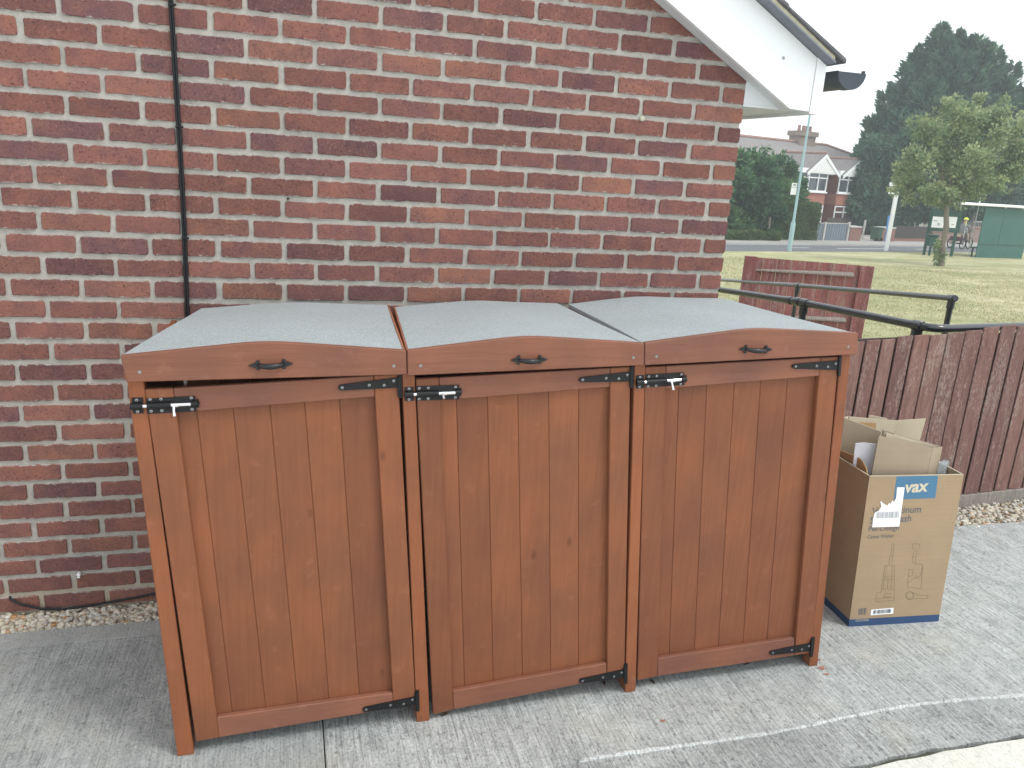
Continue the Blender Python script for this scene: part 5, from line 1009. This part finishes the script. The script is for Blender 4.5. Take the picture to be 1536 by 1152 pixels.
for c_ in ((.20, .205, .21), (.42, .36, .28), (.48, .30, .22), (.03, .03, .03)): me2.materials.append(plain('clothing', c_, .85, .2, 0, .12, 9))
for f_ in me2.polygons:
    f_.use_smooth = True; q = f_.center+parent_loc(pr)-T0; z = q.z; fw = q.dot(fd)
    f_.material_index = 2 if z > 1.43 or (fw > .55 and .95 < z < 1.15) else (0 if z > .88 else (3 if (fw > .36 and z < .36) or (fw > .5 and z < .5) else 1))
bo_ = bpy.data.objects.new('body', me2); COL.objects.link(bo_); bo_.parent = pr; WL[bo_.name] = parent_loc(pr)
m = MB(); hc = tq(.19, 0, 1.63); n = 12
for i in range(6):
    a = math.pi/2*i/5
    for j in range(n): b = 6.2832*j/n; m.v.append(hc+(fd*math.cos(b)*.155+sd2*math.sin(b)*.12)*math.cos(a)+Vector((0, 0, .12*math.sin(a))))
for i in range(5):
    for j in range(n): m.f.append((i*n+j, i*n+(j+1) % n, (i+1)*n+(j+1) % n, (i+1)*n+j)); m.m.append(0)
m.f.append(tuple(range(n-1, -1, -1))); m.m.append(0); m.prism([hc+fd*.14-sd2*.09, hc+fd*.14+sd2*.09, hc+fd*.21+sd2*.05, hc+fd*.21-sd2*.05], (0, 0, .015)); m.build('helmet', hi_vis, pr, True)
# garden walls
wallpk = plain('pink_garden_brick', (.27, .19, .165), .9, .2, 0, .4, 9)
for x0, x1, yt, lb_, t_ in ((1398, 1436, 347, 'low brown brick garden wall behind the notice board', ft+.2), (1455, 1560, 341, 'pinkish brick garden wall in front of the parked white car', ft+.4)):
    a = RPX(x0, 357, t_); gw = empty('garden_wall', (a.x, a.y, terrain(a.y)+.08), lb_, 'wall', 'brick garden walls'); rbox('wall_face', (x0, 357), (x1, 357), yt+1.2, t_, .25, wallpk, gw); rbox('coping', (x0-.5, 357), (x1+.5, 357), yt, t_-.05, .35, wallpk, gw, zb_=RPX(x0, yt+1.2, t_).z)
cp_ = RPX(1464, 345, ft+3); zc = terrain(cp_.y)+.1; ztopc = RPX(1464, 331.5, ft+3).z; ch = 1.5; zc = ztopc-ch
car = empty('parked_car', (cp_.x, cp_.y, zc), 'white car parked behind the pinkish brick garden wall', 'car')
def cq(s, o, z): q = cp_+RD*s+RNv*o; return Vector((q.x, q.y, zc+z))
car_w = plain('white_car_paint', (.82, .83, .84), .25, .5, 0, .03)
body = [(-2.1, .3), (-2.15, .75), (-1.9, .95), (-1.1, 1.02), (-.55, 1.45), (.9, 1.5), (1.55, 1.05), (1.95, .9), (2.0, .3)]
m = MB(); m.prism([cq(s, 0, z) for s, z in body], RNv*1.7); cb_ = m.build('body', car_w, car, bevel=.06)
m = MB(); m.prism([cq(s, -.012, z) for s, z in ((-.95, 1.04), (-.5, 1.38), (.15, 1.42), (.15, 1.04))], RNv*.02); m.build('window', glass_m, cb_); m = MB(); m.prism([cq(s, -.012, z) for s, z in ((.22, 1.04), (.22, 1.42), (.85, 1.42), (1.3, 1.06))], RNv*.02); m.build('window', glass_m, cb_)
for s in (-1.3, 1.25):
    for o in (-.01, 1.51): m = MB(); m.tube([cq(s, o, .3), cq(s, o+.2, .3)], .31, 18); m.build('wheel', tyre_m, car)

# ------------------------------------------------------------------ trees, bushes and hedges
def trunk(parent, base, top, r0, r1, limbs, seed, mat=BARK):
    rr = random.Random(seed); m = MB(); n = 8; pts = [base.lerp(top, i/n)+Vector((rr.uniform(-.04, .04)*i/n*2, rr.uniform(-.04, .04)*i/n*2, 0)) for i in range(n+1)]; m.tube(pts, [r0+(r1-r0)*(i/n)**.7 for i in range(n+1)], 9)
    t = m.build('trunk', mat, parent, True)
    for e in limbs:
        s = base.lerp(top, rr.uniform(.35, .85)); mid = s.lerp(Vector(e), .5)+Vector((0, 0, -.1*(Vector(e)-s).length)); m = MB(); m.tube([s, mid, Vector(e)], [r1*1.3, r1*.8, r1*.3], 6); m.build('limb', mat, t, True)
    return t
# large conifer: several leaders with outward sprays
cbase = RPX(1400, 350, ft+5.5); cD = (cbase-CAMP).dot(_f); big = empty('conifer_tree', (cbase.x, cbase.y, terrain(cbase.y)), 'huge dark blue-green conifer towering over the picket fence', 'tree')
camh = Vector((_f.x, _f.y, 0)).normalized(); camr = Vector((camh.y, -camh.x, 0)); CB = Vector((cbase.x, cbase.y, terrain(cbase.y)))
def cpt(px, py, o=0): return on_plane(px, py, CB+camh*o, camh)
leaders = [((1412, 42), 0, 1.35), ((1453, 58), .4, 1.2), ((1446, 78), -1.0, 1.2), ((1424, 62), -.8, 1.2), ((1482, 70), -.9, 1.2), ((1535, 150), -1.5, 1.3), ((1510, 120), -1.4, 1.2), ((1437, 50), 1.0, 1.1), ((1470, 54), 0, 1.1), ((1376, 72), .5, 1.0), ((1495, 77), -.5, 1.1), ((1356, 100), -.8, 1.0), ((1522, 98), .6, 1.0), ((1341, 130), .3, .9), ((1326, 142), -.5, .9), ((1308, 180), -.6, 1.0), ((1300, 200), .5, 1.0), ((1545, 130), 0, 1.1), ((1291, 215), -1.0, 1.0), ((1430, 85), -1.8, 1.3), ((1390, 120), -2.2, 1.3), ((1465, 110), -2.2, 1.3), ((1350, 170), -2.4, 1.3), ((1330, 230), -2.6, 1.4), ((1300, 260), -2.2, 1.3), ((1283, 268), -1.2, .9), ((1560, 190), -.8, 1.4), ((1545, 240), -1.2, 1.4), ((1380, 200), -3.0, 1.5), ((1430, 170), -3.0, 1.5), ((1500, 150), -2.5, 1.4), ((1520, 200), -2.6, 1.3)]
CC, DD, LT = [], [], []; rg = np.random.default_rng(5)
for k, ((x, y), o, w) in enumerate(leaders):
    tip = cpt(x, y, o); root = CB+(Vector((tip.x, tip.y, 0))-Vector((CB.x, CB.y, 0)))*.55; Ht = tip.z-CB.z; n = int(2500*w*(Ht/11))
    nb = int(46*w*Ht/11)+14; bi = rg.integers(0, nb, n); bu = 1-.80*(1-rg.random(nb)**.75); bu = np.clip(1-(1-bu), .02, 1); bu = 1-.82*(1-rg.random(nb)**.8); ba = rg.uniform(0, 6.2832, nb); bt = rg.normal(0, .16, nb); bl_ = rg.uniform(.75, 1.25, nb)
    u = np.clip(bu[bi]+rg.normal(0, .012, n), .1, 1.0); axis = np.array([root.x, root.y, CB.z])[None]*(1-u)[:, None]+np.array(tip)[None]*u[:, None]
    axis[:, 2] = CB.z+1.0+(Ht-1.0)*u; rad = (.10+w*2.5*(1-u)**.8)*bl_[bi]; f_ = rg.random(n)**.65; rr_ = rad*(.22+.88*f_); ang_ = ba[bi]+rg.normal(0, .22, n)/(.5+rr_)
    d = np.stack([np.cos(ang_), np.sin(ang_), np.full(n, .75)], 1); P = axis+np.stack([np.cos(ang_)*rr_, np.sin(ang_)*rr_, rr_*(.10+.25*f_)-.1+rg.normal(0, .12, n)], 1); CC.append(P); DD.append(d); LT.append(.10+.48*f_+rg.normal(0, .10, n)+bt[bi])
CC, DD, LT = np.concatenate(CC), np.concatenate(DD), np.concatenate(LT); print('conifer leaves', len(CC))
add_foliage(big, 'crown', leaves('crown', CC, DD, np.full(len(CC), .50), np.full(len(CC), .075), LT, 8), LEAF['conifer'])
sh_ = []
P, d, t = lobes_cloud([(np.array(cpt(1325, 290, -3.2)), (1.7, 1.5, 2.2)), (np.array(cpt(1303, 300, -3)), (1.2, 1.2, 1.9)), (np.array(cpt(1350, 270, -3.4)), (1.9, 1.5, 2.2)), (np.array(cpt(1375, 300, -3.4)), (1.8, 1.5, 1.6)), (np.array(cpt(1310, 245, -2.6)), (1.3, 1.2, 1.9)), (np.array(cpt(1345, 230, -3)), (1.7, 1.3, 2)), (np.array(cpt(1410, 310, -3)), (1.6, 1.3, 1.2)), (np.array(cpt(1445, 300, -2.6)), (1.6, 1.3, 1.4)), (np.array(cpt(1490, 290, -2)), (1.6, 1.3, 1.6)), (np.array(cpt(1285, 285, -2.6)), (1.0, 1, 1.5)), (np.array(cpt(1278, 308, -2.6)), (.95, .9, 1.3)), (np.array(cpt(1272, 285, -2.6)), (.75, .8, 1.1)), (np.array(cpt(1290, 300, -2.8)), (1.2, 1.0, 1.6)), (np.array(cpt(1283, 262, -2.4)), (.7, .8, 1.0)), (np.array(cpt(1290, 255, -2.4)), (.9, .9, 1.3)), (np.array(cpt(1302, 250, -2.8)), (1.1, 1, 1.3)), (np.array(cpt(1296, 268, -2.9)), (1.0, 1, 1.2)), (np.array(cpt(1286, 292, -2.9)), (1.0, 1, 1.2)), (np.array(cpt(1300, 318, -2.9)), (1.2, 1, 1.2)), (np.array(cpt(1307, 232, -2.6)), (.9, .9, 1.0))], 32000, 12, .3, 13)
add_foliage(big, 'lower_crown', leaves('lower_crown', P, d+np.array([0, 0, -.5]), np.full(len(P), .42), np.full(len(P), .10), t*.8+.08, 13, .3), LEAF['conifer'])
trunk(big, CB, CB+Vector((0, 0, 10)), .38, .06, [cpt(1340, 230, 0), cpt(1480, 220, 0), cpt(1360, 290, -1)], 3)
# young tree on the lawn
tb = gpt(1411, 399); tb = Vector((tb.x, tb.y, terrain(tb.y)-.03)); yt = empty('young_tree', tb, 'young pale green tree with bare grey trunk growing on the lawn', 'tree')
def ypt(px, py, o=0): return on_plane(px, py, tb+camh*o, camh)
lob = []
for (x, y, rx, rz, o) in ((1400, 205, 40, 30, 0), (1440, 185, 42, 34, .3), (1480, 190, 40, 32, -.2), (1515, 215, 34, 34, .2), (1375, 240, 32, 26, -.3), (1410, 250, 42, 30, .5), (1455, 245, 44, 34, -.5), (1500, 255, 40, 28, .3), (1372, 285, 30, 22, .2), (1405, 288, 36, 20, -.4), (1440, 283, 36, 20, .4), (1478, 283, 34, 18, -.2), (1460, 165, 26, 22, .1), (1425, 163, 20, 18, -.2), (1500, 172, 24, 20, .3), (1535, 190, 22, 22, 0), (1362, 262, 20, 14, 0), (1350, 250, 12, 8, .1), (1535, 245, 28, 20, .2), (1418, 152, 8, 8, 0), (1472, 148, 10, 9, .2), (1508, 151, 9, 8, .1), (1386, 178, 9, 8, 0), (1420, 305, 22, 9, 0), (1345, 285, 12, 8, 0)):
    k = (tb-CAMP).dot(_f)/FPX; lob.append((np.array(ypt(x, y, o)), (rx*k, rx*k*.9, rz*k)))
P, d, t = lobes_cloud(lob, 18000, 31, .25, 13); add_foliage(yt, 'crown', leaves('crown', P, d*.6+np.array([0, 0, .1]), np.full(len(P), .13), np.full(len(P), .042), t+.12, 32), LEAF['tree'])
fk = ypt(1421, 305); trunk(yt, tb, fk, .135, .085, [], 5); m = MB()
for x, y in ((1400, 210), (1440, 180), (1480, 200), (1380, 260), (1505, 240), (1460, 250)):
    e = ypt(x, y, random.uniform(-.4, .4)); m = MB(); m.tube([fk-Vector((0, 0, .1)), fk.lerp(e, .45)+Vector((0, 0, .15)), e], [.06, .04, .012], 7); m.build('limb', BARK, yt, True)
P, d, t = lobes_cloud([(np.array(ypt(1407, 375, -.1)), (.17, .17, .5)), (np.array(ypt(1413, 385, -.1)), (.2, .2, .25))], 420, 33, .2); add_foliage(yt, 'shoots', leaves('shoots', P, d, np.full(len(P), .10), np.full(len(P), .03), t, 34), LEAF['tree'])
# left bush and hedges
def shrub(name, label, cat, lobes, n, mat, ln, wd, base_px, seed, t_=None, shell=.55, droop=0, trunk_h=1.2):
    b = RPX(*base_px, t_); b0 = Vector((b.x, b.y, terrain(b.y)+.05)); k = (b-CAMP).dot(_f)/FPX; e = empty(name, b0, label, cat)
    lb2 = [(np.array(RPX(x, y, t_+o)), (rx*k, rx*k, rz*k)) for x, y, rx, rz, o in lobes]; P, d, t = lobes_cloud(lb2, n, seed, shell); P[:, 2] = np.maximum(P[:, 2], b0.z+.03)
    add_foliage(e, 'foliage', leaves('foliage', P, d, np.full(n, ln), np.full(n, wd), t, seed+1, droop), mat); m = MB(); m.tube([b0-Vector((0, 0, .1)), b0+Vector((0, 0, trunk_h))], [.12, .05], 8); m.build('stem', BARK, e); return e
shrub('conifer_bush', 'broad bushy green conifer growing beside the lamp post across the road', 'bush', [(1120, 312, 38, 40, 1.2), (1160, 300, 36, 42, 1), (1105, 285, 30, 40, 1.2), (1140, 275, 32, 36, 1.4), (1176, 284, 24, 38, 1.6), (1197, 300, 17, 30, 1.4), (1112, 248, 15, 16, 1.2), (1136, 241, 13, 12, 1.4), (1160, 247, 13, 13, 1.3), (1183, 254, 11, 13, 1.5), (1150, 335, 42, 26, .8), (1100, 338, 28, 24, .8), (1190, 328, 22, 26, 1.2), (1206, 274, 8, 9, 1.6), (1096, 246, 11, 12, 1.2), (1070, 310, 30, 46, 1.2), (1148, 228, 4, 9, 1.4), (1127, 231, 5, 8, 1.3), (1172, 238, 5, 8, 1.4), (1108, 234, 5, 9, 1.2)], 26000, LEAF['bush'], .30, .06, (1150, 360), 41, ft-.3, .5)
def hedge(label, x0, x1, yt, t0, thick, seed, n):
    a, b = RPX(x0, 355, t0), RPX(x1, 355, t0); zt_ = RPX((x0+x1)/2, yt, t0).z; b0 = Vector((a.x, a.y, terrain(a.y)+.05)); e = empty('hedge', b0, label, 'hedge'); r = np.random.default_rng(seed); L_ = (b-a).length; H_ = zt_-b0.z
    face = r.choice(4, n, p=(.5, .2, .15, .15)); s = r.uniform(0, L_, n); z = H_*(1-r.random(n)**1.25); o = r.uniform(0, thick, n); o[face == 0] = r.uniform(-.04, .1, (face == 0).sum()); z[face == 1] = H_+r.uniform(-.12, .02, (face == 1).sum()); s[face == 2] = r.uniform(-.04, .08, (face == 2).sum()); s[face == 3] = L_+r.uniform(-.08, .04, (face == 3).sum())
    w = .05*np.sin(s*3.1+seed)+.05*np.sin(z*4+s*2); o = o+w*(face == 0); z = z+w*(face == 1); P = np.array(b0)[None]+np.array(RD)[None]*s[:, None]+np.array(RNv)[None]*o[:, None]; P[:, 2] = b0.z+z
    dirs = np.where((face == 0)[:, None], -np.array(RNv)[None], np.array([[0, 0, 1.]])); t = r.normal(.45, .18, n)+.12*np.sin(s*5+z*4)
    add_foliage(e, 'foliage', leaves('foliage', P, dirs, np.full(n, .12), np.full(n, .04), t, seed+1), LEAF['hedge'])
    m = MB(); q0, q1 = b0+RD*.15+RNv*.18, b0+RD*(L_-.15)+RNv*.18; m.prism([q0, q1, q1+Vector((0, 0, H_-.2)), q0+Vector((0, 0, H_-.2))], RNv*(thick-.3)); m.build('twiggy_core', plain('hedge_core', (.03, .045, .02), .95, .1), e)
hedge('square-clipped green hedge between the conifer bush and the blue-grey gate', 1168, 1223.5, 305.5, ft-.25, 1.6, 51, 12000)
hedge('low clipped hedge running along the pavement beneath the conifer bush', 1060, 1169, 348.5, ft-.9, .7, 53, 8000)
shrub('garden_tree', 'mid green garden tree standing in front of the white house', 'tree', [(1530, 300, 22, 22, 6), (1545, 275, 24, 30, 6.5), (1520, 312, 20, 12, 6), (1560, 300, 24, 30, 6)], 4000, LEAF['bush'], .3, .09, (1535, 352), 61, ft, .4, 0, 3)
shrub('dark_shrub', 'dark evergreen shrub growing behind the bus shelter and garden wall', 'bush', [(1450, 318, 22, 18, 3), (1470, 325, 16, 16, 3), (1430, 325, 20, 16, 3), (1485, 318, 18, 16, 3.5)], 5000, LEAF['bush'], .25, .07, (1455, 352), 63, ft+2, .4, 0, 2)

# ------------------------------------------------------------------ small marks and litter on the concrete
stain_m = plain('spilt_wood_stain', (.34, .17, .12), .9, .2, 0, .4, 60)
for px, py, r_ in ((1233, 1003, .016), (1240, 1012, .012), (994, 1082, .009), (1228, 990, .010)):
    c = on_z(px, py); m = MB(); m.poly([(c.x+r_*(1+.5*random.uniform(-1, 1))*math.cos(6.2832*i/11), c.y+.6*r_*(1+.5*random.uniform(-1, 1))*math.sin(6.2832*i/11), .0025) for i in range(11)]); m.build('paint_spot', stain_m, pav)
leaf_m = plain('dry_leaf', (.10, .06, .035), .9, .2, 0, .3, 40)
for (px, py, a), lb_ in zip(((668, 1073, .4), (906, 1026, 1.3), (1121, 997, .2), (978, 1024, 2.0)), ('brown dry leaf lying under the rounded corner of the middle door', 'dark curled leaf lying beneath the lower hinge of the middle door', 'brown dry leaf lying under the bottom rail of the right-hand door with orange post', 'small dry leaf scrap lying just under the third door beside its dividing post')):
    c = on_z(px, py); m = MB(); e = Vector((math.cos(a), math.sin(a), 0)); n_ = Vector((-e.y, e.x, 0)); L_ = .016
    m.poly([c-e*L_+Vector((0, 0, .002)), c-n_*.006+Vector((0, 0, .009)), c+e*L_+Vector((0, 0, .004)), c+Vector((0, 0, .002))]); m.poly([c-e*L_+Vector((0, 0, .002)), c+Vector((0, 0, .002)), c+e*L_+Vector((0, 0, .004)), c+n_*.007+Vector((0, 0, .010))]); tag(m.build('dry_leaf', leaf_m, None, base=c), lb_, 'leaf', 'dry leaves under the doors')
# ------------------------------------------------------------------ unseen haze volume added to mimic lens flare and lift dark tones
m = MB(); m.box((50, 57, 6.2), (230, 160, 19.5)); hz_m = bpy.data.materials.new('veil'); hz_m.use_nodes = True; ht = hz_m.node_tree; ht.nodes.remove(ht.nodes['Principled BSDF'])
pv = ht.nodes.new('ShaderNodeVolumePrincipled'); pv.inputs['Color'].default_value = (.86, .93, 1, 1); pv.inputs['Density'].default_value = .0019; pv.inputs['Anisotropy'].default_value = 0
ht.links.new(pv.outputs[0], ht.nodes['Material Output'].inputs['Volume']); tag(m.build('veil', hz_m), 'pale even haze volume added over lawn and road to mimic lens flare', 'veil', kind='stuff')
